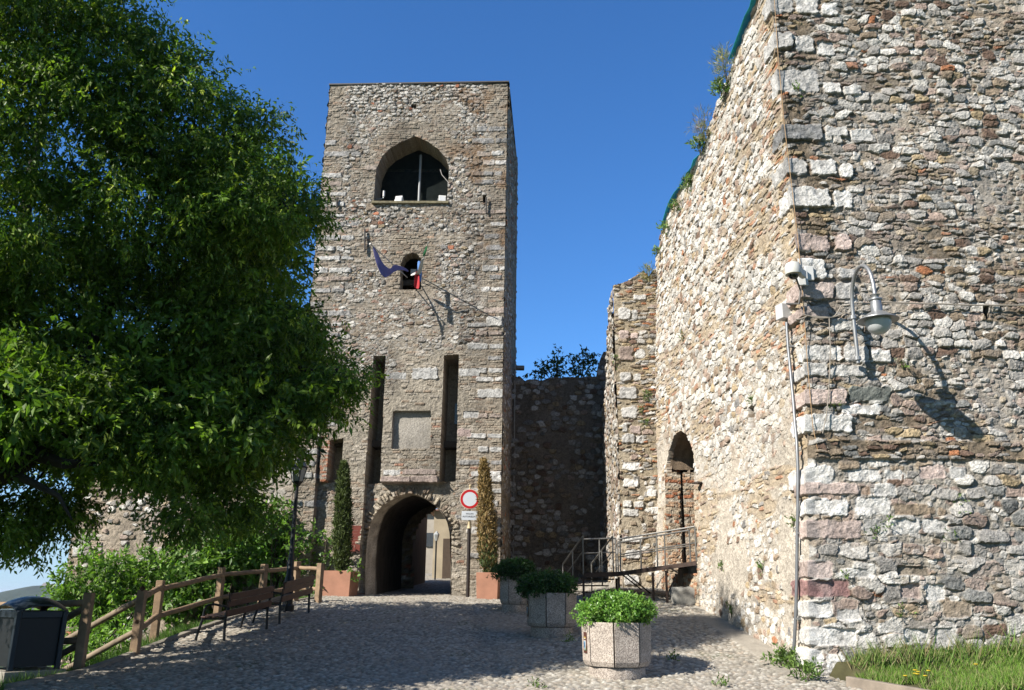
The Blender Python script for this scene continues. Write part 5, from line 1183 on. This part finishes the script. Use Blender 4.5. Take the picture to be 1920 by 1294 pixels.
c = (hx, hy, hz)
mb = MB(); mb.lathe([(.04, .44), (.075, .42), (.05, .39), (.05, .37), (.105, .35), (.105, .33), (.085, .31), (.085, .26), (.092, .24), (.088, .14), (.12, .12), (.15, .105), (.25, .03), (.315, .0), (.318, -.012), (.22, -.01)], c, 32); mb.build('shade', M_LAMP, wl, smooth=True)
mb = MB(); mb.lathe([(.20, -.008)] + [(.205 * math.cos(t), -.01 - .235 * math.sin(t)) for t in np.linspace(.05, 1.55, 12)], c, 28); mb.build('globe', mat('white opal glass', (.74, .76, .78), .25, var=.02, spec=.5), wl, smooth=True)
# dome camera
cc = at(1487, 507, 13.42); cm = thing('security_camera', 'white dome security camera bracketed on the bastion corner', 'camera', cc)
mb = MB(); mb.lathe([(.132, -.075), (.138, -.05), (.136, .06), (.115, .115), (.06, .145), (.001, .15)], n=28); mb.build('housing', mat('cream white plastic', (.76, .75, .70), .4, var=.03), cm, smooth=True)
mb = MB(); mb.lathe([(.134, -.078), (.10, -.085)], n=28); mb.build('rim', mat('dull cream plastic', (.62, .58, .46), .5), cm)
mb = MB(); mb.lathe([(.088 * math.cos(t), -.08 - .085 * math.sin(t)) for t in np.linspace(0, 1.55, 8)], n=20); mb.build('lens_dome', mat('dark smoked dome', (.01, .01, .013), .08, spec=.8), cm, smooth=True)
mb = MB(); mb.bar((.08, .03, .02), (.26, .22, .0), .09, .13); mb.box((.27, .33, .0), (.17, .05, .30)); mb.build('bracket', mat('white enamel', (.8, .8, .78)), cm, bevel=.01)
pp = at(1517, 513, 13.82); mb = MB(); mb.box((0, 0, 0), (.15, .06, .26)); tag(mb.build('junction_box', mat('white enamel', (.8, .8, .78)), None, bevel=.01, loc=pp), 'flat white box fixed to the wall right of the dome camera', 'box')
jb = WS.pt(1479, 586, .1); mb = MB(); mb.box((0, 0, 0), (.2, .2, .28), Matrix.Rotation(R_(20), 3, 'Z')); tag(mb.build('junction_box', mat('pale grey plastic', (.66, .67, .68), .5, var=.04), None, bevel=.012, loc=jb), 'pale grey square junction box below the dome camera, at the top of the conduit', 'box')
# conduit from the box down to the pavement
cpx = [(1484, 605), (1487, 650), (1492, 700), (1497, 750), (1500, 790), (1504, 830), (1506, 880), (1506, 950), (1505, 1000), (1504, 1100), (1502, 1160), (1499, 1215), (1496, 1240)]
def corner_pts(px, out=.07): return [WS.pt(x_, y_, out) for x_, y_ in px]
cp = corner_pts(cpx, .09); q0 = cp[-1]; cp += [q0 + np.array([-.06, .0, -.07]), q0 + np.array([-.3, .1, -.1])]
r = thing('conduit', 'grey steel conduit pipe running down the bastion corner to the pavement', 'pipe', q0)
mb = MB(); mb.tube([p_ - q0 for p_ in cp], .028, 10); mb.build('pipe', mat('grey conduit steel', (.29, .305, .33), .45, .5, var=.08), r, smooth=True)
mb = MB()
for i in (1, 4, 8, 10): mb.box(cp[i] - q0 + np.array([.05, 0, 0]), (.12, .08, .03))
mb.build('clips', M_GALV, r)
# ropes and cables
def cable(name, lab, pts, rad, m, sag=0.):
    P_ = []
    for i in range(len(pts) - 1):
        for k in range(4):
            t = k / 4.; q_ = pts[i] * (1 - t) + pts[i + 1] * t; P_.append(q_ + np.array([0, 0, -sag * 4 * t * (1 - t)]))
    P_.append(pts[-1]); mb = MB(); mb.tube([p_ - pts[0] for p_ in P_], rad, 6); tag(mb.build(name, m, None, smooth=True, loc=pts[0]), lab, 'cable')
M_ROPE = mat('orange tan cable', (.52, .33, .17), .7, var=.1); M_CAB = mat('grey beige cable', (.42, .37, .31), .6, var=.1); M_CABD = mat('dark grey cable', (.16, .15, .14), .6)
def fr(px, py, out=.1): return WF.pt(px, py, out)
cable('cable', 'thin orange cable dropping along the bastion corner to the camera', [fr(1448, -10, .1), fr(1456, 110, .1), fr(1467, 235, .1), fr(1482, 360, .1), fr(1490, 430, .1), fr(1495, 480, .1), fr(1502, 560, .1), fr(1510, 680, .1), fr(1520, 800, .1), fr(1530, 850, .1)], .006, M_ROPE)
cable('cable', 'pale cable running level across the bastion face from the wall lamp to the right edge', [fr(1590, 578, .1), fr(1640, 570, .12), fr(1760, 574, .12), fr(1850, 576, .11), fr(1990, 575, .11)], .013, M_CAB, .01)
cable('cable', 'beige cable sagging from the junction box to the wall lamp', [fr(1487, 604, .14), fr(1510, 596, .12), fr(1545, 600, .12), fr(1580, 590, .12), fr(1596, 592, .1)], .013, M_CAB, .02)
cable('cable', 'second beige cable looping just below the first one beside the lamp', [fr(1500, 594, .13), fr(1530, 598, .12), fr(1560, 597, .12), fr(1572, 578, .12), fr(1600, 572, .12), fr(1640, 573, .12)], .011, M_CAB, .012)
cable('cable', 'thin grey cable hanging vertically from the lamp cable to the white corner block', [fr(1550, 600, .12), fr(1552, 660, .13), fr(1549, 740, .12), fr(1545, 780, .12), fr(1538, 815, .11)], .008, M_CAB)
cable('cable', 'dark short cable from the dome camera to the junction box', [np.array(cc) + np.array([.08, .1, -.12]), fr(1495, 550, .16), fr(1493, 575, .15), np.array(jb) + np.array([.05, -.05, .15])], .017, M_CABD)
# green netting over the broken rim
M_NET = mat('green shade net', (.01, .50, .38), .8, var=.25, scale=9)
_t = M_NET.node_tree; _tr = _t.nodes.new('ShaderNodeBsdfTransparent'); _mx = _t.nodes.new('ShaderNodeMixShader'); _mx.inputs[0].default_value = .3; _p = _t.nodes['Principled BSDF']
_t.links.new(_p.outputs[0], _mx.inputs[1]); _t.links.new(_tr.outputs[0], _mx.inputs[2]); _t.links.new(_mx.outputs[0], _t.nodes['Material Output'].inputs[0])
def netting(px, lab):
    P_ = [WS.pt(x_, y_, .06) for x_, y_ in px]; b = P_[0]; V = []; m = 5
    for i, p_ in enumerate(P_):
        for j in range(m):
            V.append(p_ - b + np.array([.10 * j - .08 + .05 * (hsh(i, j, 4) - .5), .04 * (hsh(i, j, 5) - .5), .12 - .26 * abs(j - 1.8) / 3 + .06 * (hsh(i, j, 6) - .5)]))
    Q = [(i * m + j, i * m + j + 1, (i + 1) * m + j + 1, (i + 1) * m + j) for i in range(len(P_) - 1) for j in range(m - 1)]
    o_ = np_mesh('shade_net', V, np.array(Q), M_NET, None, smooth=True); o_.location = tuple(float(c) for c in b); s = o_.modifiers.new('t', 'SOLIDIFY'); s.thickness = .01; tag(o_, lab, 'netting', 'green nets along the bastion rim')
netting([(1424, -10), (1418, 8), (1408, 30), (1398, 52), (1390, 74), (1381, 96), (1376, 110)], 'green net on the highest part of the broken bastion rim')
netting([(1312, 296), (1306, 310), (1296, 326), (1284, 344), (1272, 360), (1262, 376), (1256, 392), (1250, 410), (1246, 426)], 'longest green net, draped over the middle of the broken bastion rim')
# weeds on the rim and faces
ML_WEED = mat_leaf('weed leaf', .35)
def weed(p, lab, h, w_, cols, dens=700, L=.09, W=.03, up_=True, grp='weeds growing on the walls'):
    r = thing('weed', lab, 'weed', p, 0, grp); lob = [(w_ * .5 * (hsh(i, 1, int(p[2] * 99)) - .5), w_ * .3 * (hsh(i, 2, int(p[2] * 99)) - .5) - .03, h * (.15 + .6 * hsh(i, 3, int(p[2] * 99))), w_ * .42, w_ * .42, h * .4) for i in range(4)]
    a = lobe_leaves(lob, dens, .1, 5, L, W, cols, down=-.6 if up_ else .3, shell=.2); leaf_mesh('foliage', *a, ML_WEED, r)
    mb = MB()
    for i in range(4): mb.tube([(0, 0, -.05), (lob[i][0] * .6, lob[i][1] * .6, lob[i][2] * .8), (lob[i][0] * 1.1, lob[i][1], h * (.7 + .4 * hsh(i, 5, 3)))], [.008, .006, .003], 4)
    mb.build('stem', mat('green brown stem', (.11, .10, .05), .9), r)
GRN = [(.10, .17, .04), (.13, .20, .05), (.07, .12, .03)]; STR = [(.30, .26, .15), (.18, .19, .07), (.12, .15, .05)]; PURP = [(.22, .17, .20), (.16, .17, .07), (.12, .12, .06)]
for (px, py, h, w_, c_, lab) in [(1372, 150, .75, .5, STR, 'tall straw coloured tuft on the upper bastion rim'), (1362, 175, .35, .45, GRN, 'green clump just under the tall straw tuft on the bastion rim'), (1330, 262, .75, .45, PURP, 'purplish feathery tuft on the bastion rim'), (1322, 290, .4, .4, GRN, 'green tuft below the purplish one on the rim'), (1298, 358, .38, .3, GRN, 'leafy green clump at the lower end of the long net'), (1277, 395, .25, .3, GRN, 'small green clump hanging below the long net'), (1213, 528, .5, .4, STR, 'grassy tuft at the top of the narrow pier'), (1253, 435, .22, .25, GRN, 'small tuft on the low end of the rim'), (1240, 478, .2, .22, GRN, 'tiny tuft where the rim meets the pier')]:
    weed(WS.pt(px, py, .12) if px > 1222 else WP.pt(px, py, .05), lab, h, w_, c_, 800 if c_ is GRN else 520, .09 if c_ is GRN else .16, .03 if c_ is GRN else .012)
for (W__, px, py, h, w_, lab) in [(WP, 1215, 755, .35, .22, 'green plant on the inner edge of the pier, the higher of two'), (WP, 1203, 775, .22, .16, 'small green plant at the middle of the pier face'), (WP, 1212, 800, .22, .2, 'green plant on the inner edge of the pier, the lower of two'), (WP, 1155, 690, .4, .12, 'thin plant on the outer edge of the pier'),
      (WF, 1797, 965, .24, .22, 'round green plant between grey stones low on the bastion, farthest right'), (WF, 1664, 990, .2, .13, 'upright green plant between two grey blocks low on the bastion'), (WF, 1640, 1008, .14, .2, 'flat green plant under a pale grey block'), (WF, 1785, 1028, .2, .2, 'bushy green plant lower right on the bastion'), (WF, 1583, 1087, .1, .1, 'tiny green plant by the dark red block'), (WF, 1692, 690, .1, .13, 'tiny green plant below the lamp shadow arm'), (WF, 1565, 770, .14, .12, 'tiny green plant above the long white block'), (WF, 1496, 175, .12, .12, 'tiny yellowish plant under an upper corner block'),
      (WS, 1374, 1155, .28, .16, 'green plant at the foot of the side wall'), (WS, 1356, 1072, .16, .14, 'small green plant on the pale side wall near the doorway'), (WS, 1433, 1075, .14, .14, 'small green plant midway along the pale side wall'), (WS, 1412, 760, .12, .1, 'tiny plant by the niche in the side wall'), (WS, 1284, 640, .22, .16, 'small dry plant high on the pale side wall'), (WS, 1490, 985, .12, .1, 'tiny green plant beside the conduit'), (WF, 1690, 1165, .16, .2, 'green plant low on the bastion above the grass')]:
    weed(W__.pt(px, py, .02), lab, h, w_, GRN, 900, .05, .022)
weed(np.array(q0) + np.array([-.2, -.08, -.12]), 'leafy green clump at the foot of the conduit', .32, .45, GRN, 900, .07, .035)
weed(G(1520, 1285) + np.array([0, .2, 0]), 'leafy clump at the foot of the bastion corner', .25, .4, GRN, 900, .07, .03)
# grass bank with yellow flowers at the right
def grass(name, lab, xy, n, hh, cols, m, spread=.02, kind='stuff'):
    rg = np.random.default_rng(len(name) + n); P_ = xy(rg, n); hh = hh * (.45 + 1.1 * fbm(P_[:, 0] * 1.9, P_[:, 1] * 1.9, 23, 3)); a = rg.random(n) * 6.283; D = np.stack([np.cos(a) * .45, np.sin(a) * .45, np.ones(n)], 1) + rg.normal(size=(n, 3)) * .15
    N_ = np.stack([np.cos(a + 1.5), np.sin(a + 1.5), 0 * a], 1); cc = np.array(cols)[rg.integers(0, len(cols), n)] * (1 + .2 * rg.normal(size=(n, 1)))
    o_ = leaf_mesh(name, P_, D, N_, hh * (.5 + .8 * rg.random(n)), .014 * np.ones(n), np.clip(cc, .01, 1), m); tag(o_, lab, 'grass', None, kind); return o_
ML_GR = mat_leaf('grass blade', .35, .5, .3)
def bank_z(x_, y_): return float(0) + gz(x_, y_) + .05 + .16 * sstep(4.8, 7.5, x_) + .30 * sstep(13.2, 13.9, y_) * .6
def bank():
    xs = np.linspace(4.86, 12, 60); ys = np.linspace(11.9, 13.95, 24); X, Y = np.meshgrid(xs, ys); Xs = X + (13.9 - Y) * .62 * (X < 100) * np.clip((6.5 - X) / 2, 0, 1)
    Zz = bank_z(Xs, Y); Zz = Zz - .22 * (X <= xs[0] + .001); i = np.arange(60 * 24).reshape(24, 60); Q = np.stack([i[:-1, :-1], i[:-1, 1:], i[1:, 1:], i[1:, :-1]], -1).reshape(-1, 4)
    C = np.array((.09, .085, .04)) * (.6 + .8 * fbm(Xs * 3, Y * 3, 6, 3))[..., None]
    tag(np_mesh('grass_bank', np.stack([Xs, Y, Zz], -1).reshape(-1, 3), Q, MATS['grassy earth'], None, C.reshape(-1, 3), smooth=True), 'low earth bank at the foot of the bastion', None, kind='structure')
bank()
def bxy(rg, n):
    y_ = 12.0 + 1.85 * rg.random(n); x_ = 4.68 + (13.9 - y_) * .62 + 6.2 * rg.random(n) ** 1.1; k_ = (fbm(x_ * 2.3, y_ * 2.3, 21, 3) + .22 * sstep(5.2, 7.2, x_)) < .43; x_ = np.where(k_, x_ + 1.3 * rg.random(n) + .4, x_); return np.stack([x_, y_, bank_z(x_, y_) - .01], 1)
grass('grass', 'bright green grass on the bank at the foot of the bastion', bxy, 26000, .135, [(.12, .21, .03), (.09, .17, .03), (.15, .23, .05), (.22, .22, .10)], ML_GR)
def bxy2(rg, n):
    g_ = np.array([5.35, 5.5, 5.75, 6.0, 6.15, 6.9, 7.6])[rg.integers(0, 7, n)]; x_ = g_ + .14 * rg.normal(size=n); y_ = 13.5 + .28 * rg.random(n); return np.stack([x_, y_, bank_z(x_, y_)], 1)
grass('tall_grass', 'taller feathery grass against the bastion stones', bxy2, 700, .34, [(.13, .20, .05), (.20, .22, .09), (.24, .2, .11), (.10, .17, .04)], ML_GR)
M_YF = mat('yellow petals', (.72, .52, .02), .6); k = 0
for (px, py) in [(1716, 1258), (1722, 1265), (1741, 1259), (1718, 1281), (1722, 1276), (1700, 1290), (1830, 1247), (1735, 1270)]:
    d = ray(px, py); Yf = 13.1 - .05 * k; p_ = at(px, py, Yf); zb_ = float(bank_z(np.array(p_[0]), np.array(Yf))); r = thing('yellow_flower', 'small yellow flower in the grass at the foot of the bastion', 'flower', (p_[0], p_[1], zb_), 0, 'yellow flowers in the grass')
    h_ = max(.12, p_[2] - zb_); mb = MB(); mb.tube([(0, 0, 0), (.01, 0, h_)], .004, 4); mb.build('stem', mat('green brown stem', (.11, .1, .05)), r)
    mb = MB(); mb.lathe([(.001, h_ - .005), (.03, h_ + .01), (.028, h_ + .018), (.001, h_ + .014)], n=9); mb.build('bloom', M_YF, r); k += 1
# sloping kerb board before the bank
a, b = G(1545, 1272), G(1660, 1320); mb = MB(); mb.bar((4.90, 13.15, .50), (5.79, 11.8, .40), .10, .2); tag(mb.build('edging_stone', mat('grey brown edging', (.30, .25, .2), .9, var=.2, bump=.4), None, bevel=.012), 'low brown edging stone between the pebbles and the grass bank', 'edging')
def moss(rg, n):
    y_ = 12.2 + .9 * rg.random(n); x_ = .6 + 1.6 * rg.random(n) + .3 * rg.normal(size=n); k_ = fbm(x_ * 2.2, y_ * 2.2, 8, 2) > .56; x_, y_ = x_[k_], y_[k_]; m_ = int(n - len(x_)); x_ = np.concatenate([x_, x_[:1].repeat(m_)]); y_ = np.concatenate([y_, y_[:1].repeat(m_)]); return np.stack([x_, y_, gz(x_, y_) - .01], 1)

for (px, py, lab) in [(1345, 1289, 'low green tuft growing between the pebbles at the bottom edge, nearest the bastion'), (1010, 1291, 'low green tuft growing between the pebbles at the bottom edge, below the front planter'), (1065, 1205, 'small weed growing between the pebbles beside the middle planter'), (1262, 1240, 'tiny weed between the pebbles in the shadow of the front planter')]:
    weed(G(px, py), lab, .09, .22, GRN, 700, .05, .02, grp='weeds growing between the pebbles')
# ================================================================== BIG TREE (trunk outside the left edge)
tb = np.array([-11.2, 12.6, 0.]); tb[2] = float(tz(np.array(tb[0]), np.array(tb[1])))
tree = thing('leafy_tree', 'huge dark leafy tree overhanging the forecourt from the left', 'tree', tb)
M_BARK = mat('dark furrowed bark', (.035, .027, .02), .95, var=.35, scale=6, bump=1., bscale=14)
ML_TREE = mat_leaf('tree leaf', .42, .5, .3)
LOB = [(60, 60, 150), (200, 120, 140), (300, 95, 75), (120, 250, 170), (300, 230, 120), (400, 235, 88), (465, 235, 60), (430, 350, 125), (520, 385, 82), (575, 392, 32), (250, 400, 180), (80, 450, 180), (400, 500, 140), (500, 475, 60), (150, 620, 180), (330, 640, 165), (470, 640, 120), (560, 600, 58), (578, 690, 78), (636, 712, 36), (465, 770, 98), (600, 752, 36), (330, 795, 125), (180, 780, 100), (400, 890, 72), (470, 870, 55), (275, 862, 48), (60, 930, 66), (112, 960, 38), (40, 720, 115), (450, 945, 34), (-120, 200, 190), (-150, 500, 200), (-120, 780, 170), (-80, 950, 90), (345, 960, 34), (20, 985, 40), (150, -60, 130), (-60, -60, 180)]
rg = np.random.default_rng(5); lob = []
YT = 10.6
for i, (px, py, s) in enumerate(LOB):
    dd = ray(px, py); q_ = dd[0] / dd[1]; Y = (20.1 + 1.0 * s / 1595 * 12) / (1.43 - q_) + (.7 if py < 450 else 2.0) * rg.random(); Y = max(Y, 9.6 if py < 450 else 11.2); c = at(px, py, Y); k = s / 1595 * Y * 1.02
    lob.append((*(c - tb), k, k * 1.15, k))
# the rest of the crown: its far side behind the leaves one sees, and what reaches beyond the left edge (it shades the forecourt)
TG = [(0, 20.9), (.4, 21.9), (-.5, 20.6), (1.1, 21), (1.9, 20.2), (-1.2, 21.4), (.9, 18.6), (-.2, 19.4), (-2.6, 20.6), (-1.6, 19.8), (-3.2, 19.2)] + [(-5.6 + 8.6 * rg.random(), 12.3 + 10.2 * rg.random()) for i in range(90)]
TG += [(-2.7, 12.4), (-3.6, 12.5), (-4.6, 12.4), (-5.6, 12.5), (-2.4, 13.2), (-3.2, 13.3), (-4.2, 13.2), (-1.6, 13.4), (-.9, 14.0), (-.3, 14.5), (-5.2, 13.4), (.3, 15.0)]   # right to the picture's lower edge
for i, (tx, ty) in enumerate(TG):
    if i < len(TG) - 12 and tx - 1.43 * ty > -21.9 or tx - 1.43 * ty < -35: continue
    g_ = float(gz(tx, ty)) + (.7 if i < 11 else 0); k = (1.0 + .25 * rg.random()) * (.72 if i >= len(TG) - 12 else 1); best = None
    for s_ in np.linspace(2.6, 7.6, 41):
        c_ = np.array([tx - 1.43 * s_, ty - s_, g_ + 1.31 * s_]); x_, y_ = proj(c_); r_ = k * 1595 / c_[1] * .95
        hid = x_ < -r_ or any((x_ - X_) ** 2 + (y_ - Y_) ** 2 < max(1, S_ - r_ * .55) ** 2 for X_, Y_, S_ in LOB) and x_ < 500
        if hid and c_[1] > 4: best = c_; break
    if best is not None: lob.append((*(best - tb), k, k, k * .8))
nf = len(LOB)
TC = [(.078, .138, .016), (.098, .164, .020), (.060, .108, .014), (.124, .185, .026)]
# sprays: small sub-clumps over every big clump, so the crown breaks into layers with gaps between
spr = []
for (x_, y_, z_, rx_, ry_, rz_) in lob[:nf]:
    for d_ in rdir(max(6, int(26 * rx_ * rx_))):
        k_ = .24 + .22 * rg.random(); f_ = (.55 + .5 * rg.random()) * (.8 if rx_ < .5 else 1); spr.append((x_ + d_[0] * rx_ * f_, y_ + d_[1] * ry_ * f_, z_ + d_[2] * rz_ * f_, k_ * 1.25, k_ * 1.25, k_ * .62))
B1 = lobe_leaves([(x_, y_, z_, rx_ * .72, ry_ * .72, rz_ * .72) for (x_, y_, z_, rx_, ry_, rz_) in lob[:nf]], 150, .32, 8, .10, .042, TC, down=.45, shell=.2)
B2 = lobe_leaves(spr, 400, .26, 8, .086, .032, TC, down=.6, shell=.15, tipcol=(.27, .33, .045), tipp=.15)
A1 = [np.concatenate([a, b]) for a, b in zip(B1, B2)]
A2 = lobe_leaves(lob[nf:], 190, .34, 8, .14, .06, TC, down=.4, shell=.35)
leaf_mesh('crown', *[np.concatenate([a, b]) for a, b in zip(A1, A2)], ML_TREE, tree, fold=.12)
mb = MB(); T = lambda *p: np.array(p) - tb
jn = at(-60, 905, 12.3)
mb.tube([(0, 0, -.4), (.1, -.25, .7), (.35, -.6, 1.6)], [.48, .40, .36], 14)
mb.build('trunk', M_BARK, tree, smooth=True)
def limb(pts, r0, r1):
    P_ = [np.array(p_) for p_ in pts]; mb = MB(); n = len(P_); mb.tube(P_, [r0 + (r1 - r0) * i / (n - 1) for i in range(n)], 9); mb.build('branch', M_BARK, tree, smooth=True)
J = np.array([.33, -.58, 1.55])
L1 = [J, at(-50, 905, 11.0) - tb, at(10, 882, 11.2) - tb, at(65, 852, 11.2) - tb, at(115, 805, 11.4) - tb, at(150, 700, 11.4) - tb, at(175, 560, 12.3) - tb, at(185, 400, 12.6) - tb]
limb(L1, .21, .045)
limb([L1[2], at(60, 905, 10.6) - tb, at(110, 930, 10.7) - tb, at(135, 975, 10.8) - tb], .07, .012)
limb([L1[3], at(120, 870, 10.7) - tb, at(175, 868, 11.2) - tb, at(250, 845, 12) - tb], .09, .02)
limb([J + np.array([-.1, 0, 0]), at(-30, 790, 12.9) - tb, at(10, 600, 13.1) - tb, at(50, 380, 13.1) - tb, at(90, 160, 12.9) - tb], .28, .04)
limb([L1[3], at(170, 800, 13.2) - tb, at(270, 760, 13.1) - tb, at(400, 720, 13.1) - tb, at(560, 690, 13.2) - tb, at(650, 710, 13.2) - tb], .13, .02)
limb([L1[4], at(210, 690, 13.7) - tb, at(310, 560, 13.8) - tb, at(400, 450, 13.8) - tb, at(520, 380, 13.8) - tb], .13, .02)
limb([L1[5], at(240, 500, 13.0) - tb, at(300, 330, 12.8) - tb, at(310, 130, 12.8) - tb], .10, .02)
for i in range(60):
    l_ = lob[int(rg.integers(0, nf))]; c_ = np.array(l_[:3]); k = l_[3]; d = rdir(1)[0]; src = c_ - np.array([.5, 0, .4]) * k
    limb([src, c_ + d * k * .4 + np.array([0, 0, .1]), c_ + d * k * .95], .03, .007)

# ================================================================== BUSHES ON THE SLOPE BEHIND THE FENCE
ML_BUSH = mat_leaf('broad bright leaf', .42, .45, .35)
def bush(lab, pts, Y, cols, L, W, dens, seed, stem=True, name='bush'):
    rr = np.random.default_rng(seed); c0 = at(pts[0][0], pts[0][1], Y); b = np.array([c0[0], Y, float(tz(np.array(c0[0]), np.array(Y)))])
    r = thing(name, lab, 'bush', b, 0, 'bushes on the slope behind the fence'); lob_ = []
    for (x_, y_, s) in pts:
        Yy = Y + (rr.random() - .5) * 1.6; c_ = at(x_, y_, Yy); k = s / 1595 * Yy; lob_.append((*(c_ - b), k, k, k))
    leaf_mesh('foliage', *lobe_leaves(lob_, dens, .25, 6, L, W, cols, down=.2, shell=.3, tipcol=(.20, .32, .06), tipp=.12), ML_BUSH, r, fold=.1)
    mb = MB()
    for l_ in lob_[:10]: mb.tube([(0, 0, -.2), (l_[0] * .5, l_[1] * .5, l_[2] * .55), l_[:3]], [.035, .022, .01], 5)
    mb.build('stem', mat('brown twig', (.12, .09, .06)), r)
BC = [(.11, .20, .035), (.14, .24, .045), (.085, .16, .03)]; BC2 = [(.07, .14, .03), (.09, .17, .035), (.12, .20, .05)]
bush('light green feathery bush at the left end of the rubble wall', [(205, 1072, 36), (160, 1085, 40), (245, 1068, 28), (190, 1110, 50), (250, 1100, 45), (140, 1120, 35), (120, 1095, 22), (170, 1020, 18), (290, 1085, 35), (230, 1140, 50), (180, 1160, 45), (280, 1050, 25), (100, 1130, 22)], 24.0, BC, .16, .07, 330, 31)
bush('broad leaved fig bush growing up the wall behind the fence, left of the lantern', [(425, 1025, 38), (370, 1040, 42), (460, 1030, 42), (400, 1070, 45), (345, 1095, 34), (450, 1085, 40), (490, 1000, 38), (500, 1060, 35), (440, 985, 28), (310, 1060, 30), (470, 965, 30), (380, 1120, 40), (310, 1130, 40)], 26.8, BC2, .20, .12, 230, 32)
bush('bush with glossy leaves right behind the lantern post', [(520, 985, 30), (545, 960, 20), (530, 1030, 32), (560, 1010, 22), (550, 1060, 26), (590, 1000, 12), (525, 1080, 26), (575, 1050, 18), (510, 950, 20)], 26.9, BC2, .17, .09, 230, 33)
bush('small bush rising behind the litter bin', [(150, 1180, 40), (190, 1200, 38), (130, 1220, 40), (95, 1190, 26), (220, 1180, 30), (170, 1235, 36)], 17.2, BC, .13, .05, 260, 34)
bush('tiny dark bush at the foot of the tower beside the green cypress', [(612, 1010, 10), (625, 1040, 14), (600, 1055, 14), (615, 1080, 16), (600, 1095, 14), (660, 1075, 12), (665, 1050, 9), (655, 1040, 8)], 26.5, BC2, .12, .07, 260, 35)
def sxy(rg, n):
    y_ = 12 + 14.5 * rg.random(n); x_ = edge_x(y_) - .16 - 2.6 * rg.random(n) ** 1.6; return np.stack([x_, y_, tz(x_, y_) - .01], 1)
grass('slope_grass', 'green grass on the slope behind the fence', sxy, 26000, .26, [(.06, .13, .02), (.08, .16, .03), (.05, .10, .02), (.12, .17, .05)], ML_GR)

# ================================================================== AIR
mb = MB(); mb.box((0, 1500, -16), (18400, 21400, 84)); hz = mb.build('haze', None); tag(hz, 'thin pale air over the plain', None, kind='stuff')
m = bpy.data.materials.new('pale air'); m.use_nodes = True; m.node_tree.nodes.clear(); t = m.node_tree
vo = t.nodes.new('ShaderNodeVolumePrincipled'); ou = t.nodes.new('ShaderNodeOutputMaterial'); vo.inputs['Color'].default_value = (.72, .82, .95, 1); vo.inputs['Density'].default_value = 8e-5; vo.inputs['Anisotropy'].default_value = .2
t.links.new(vo.outputs[0], ou.inputs['Volume']); hz.data.materials.append(m)
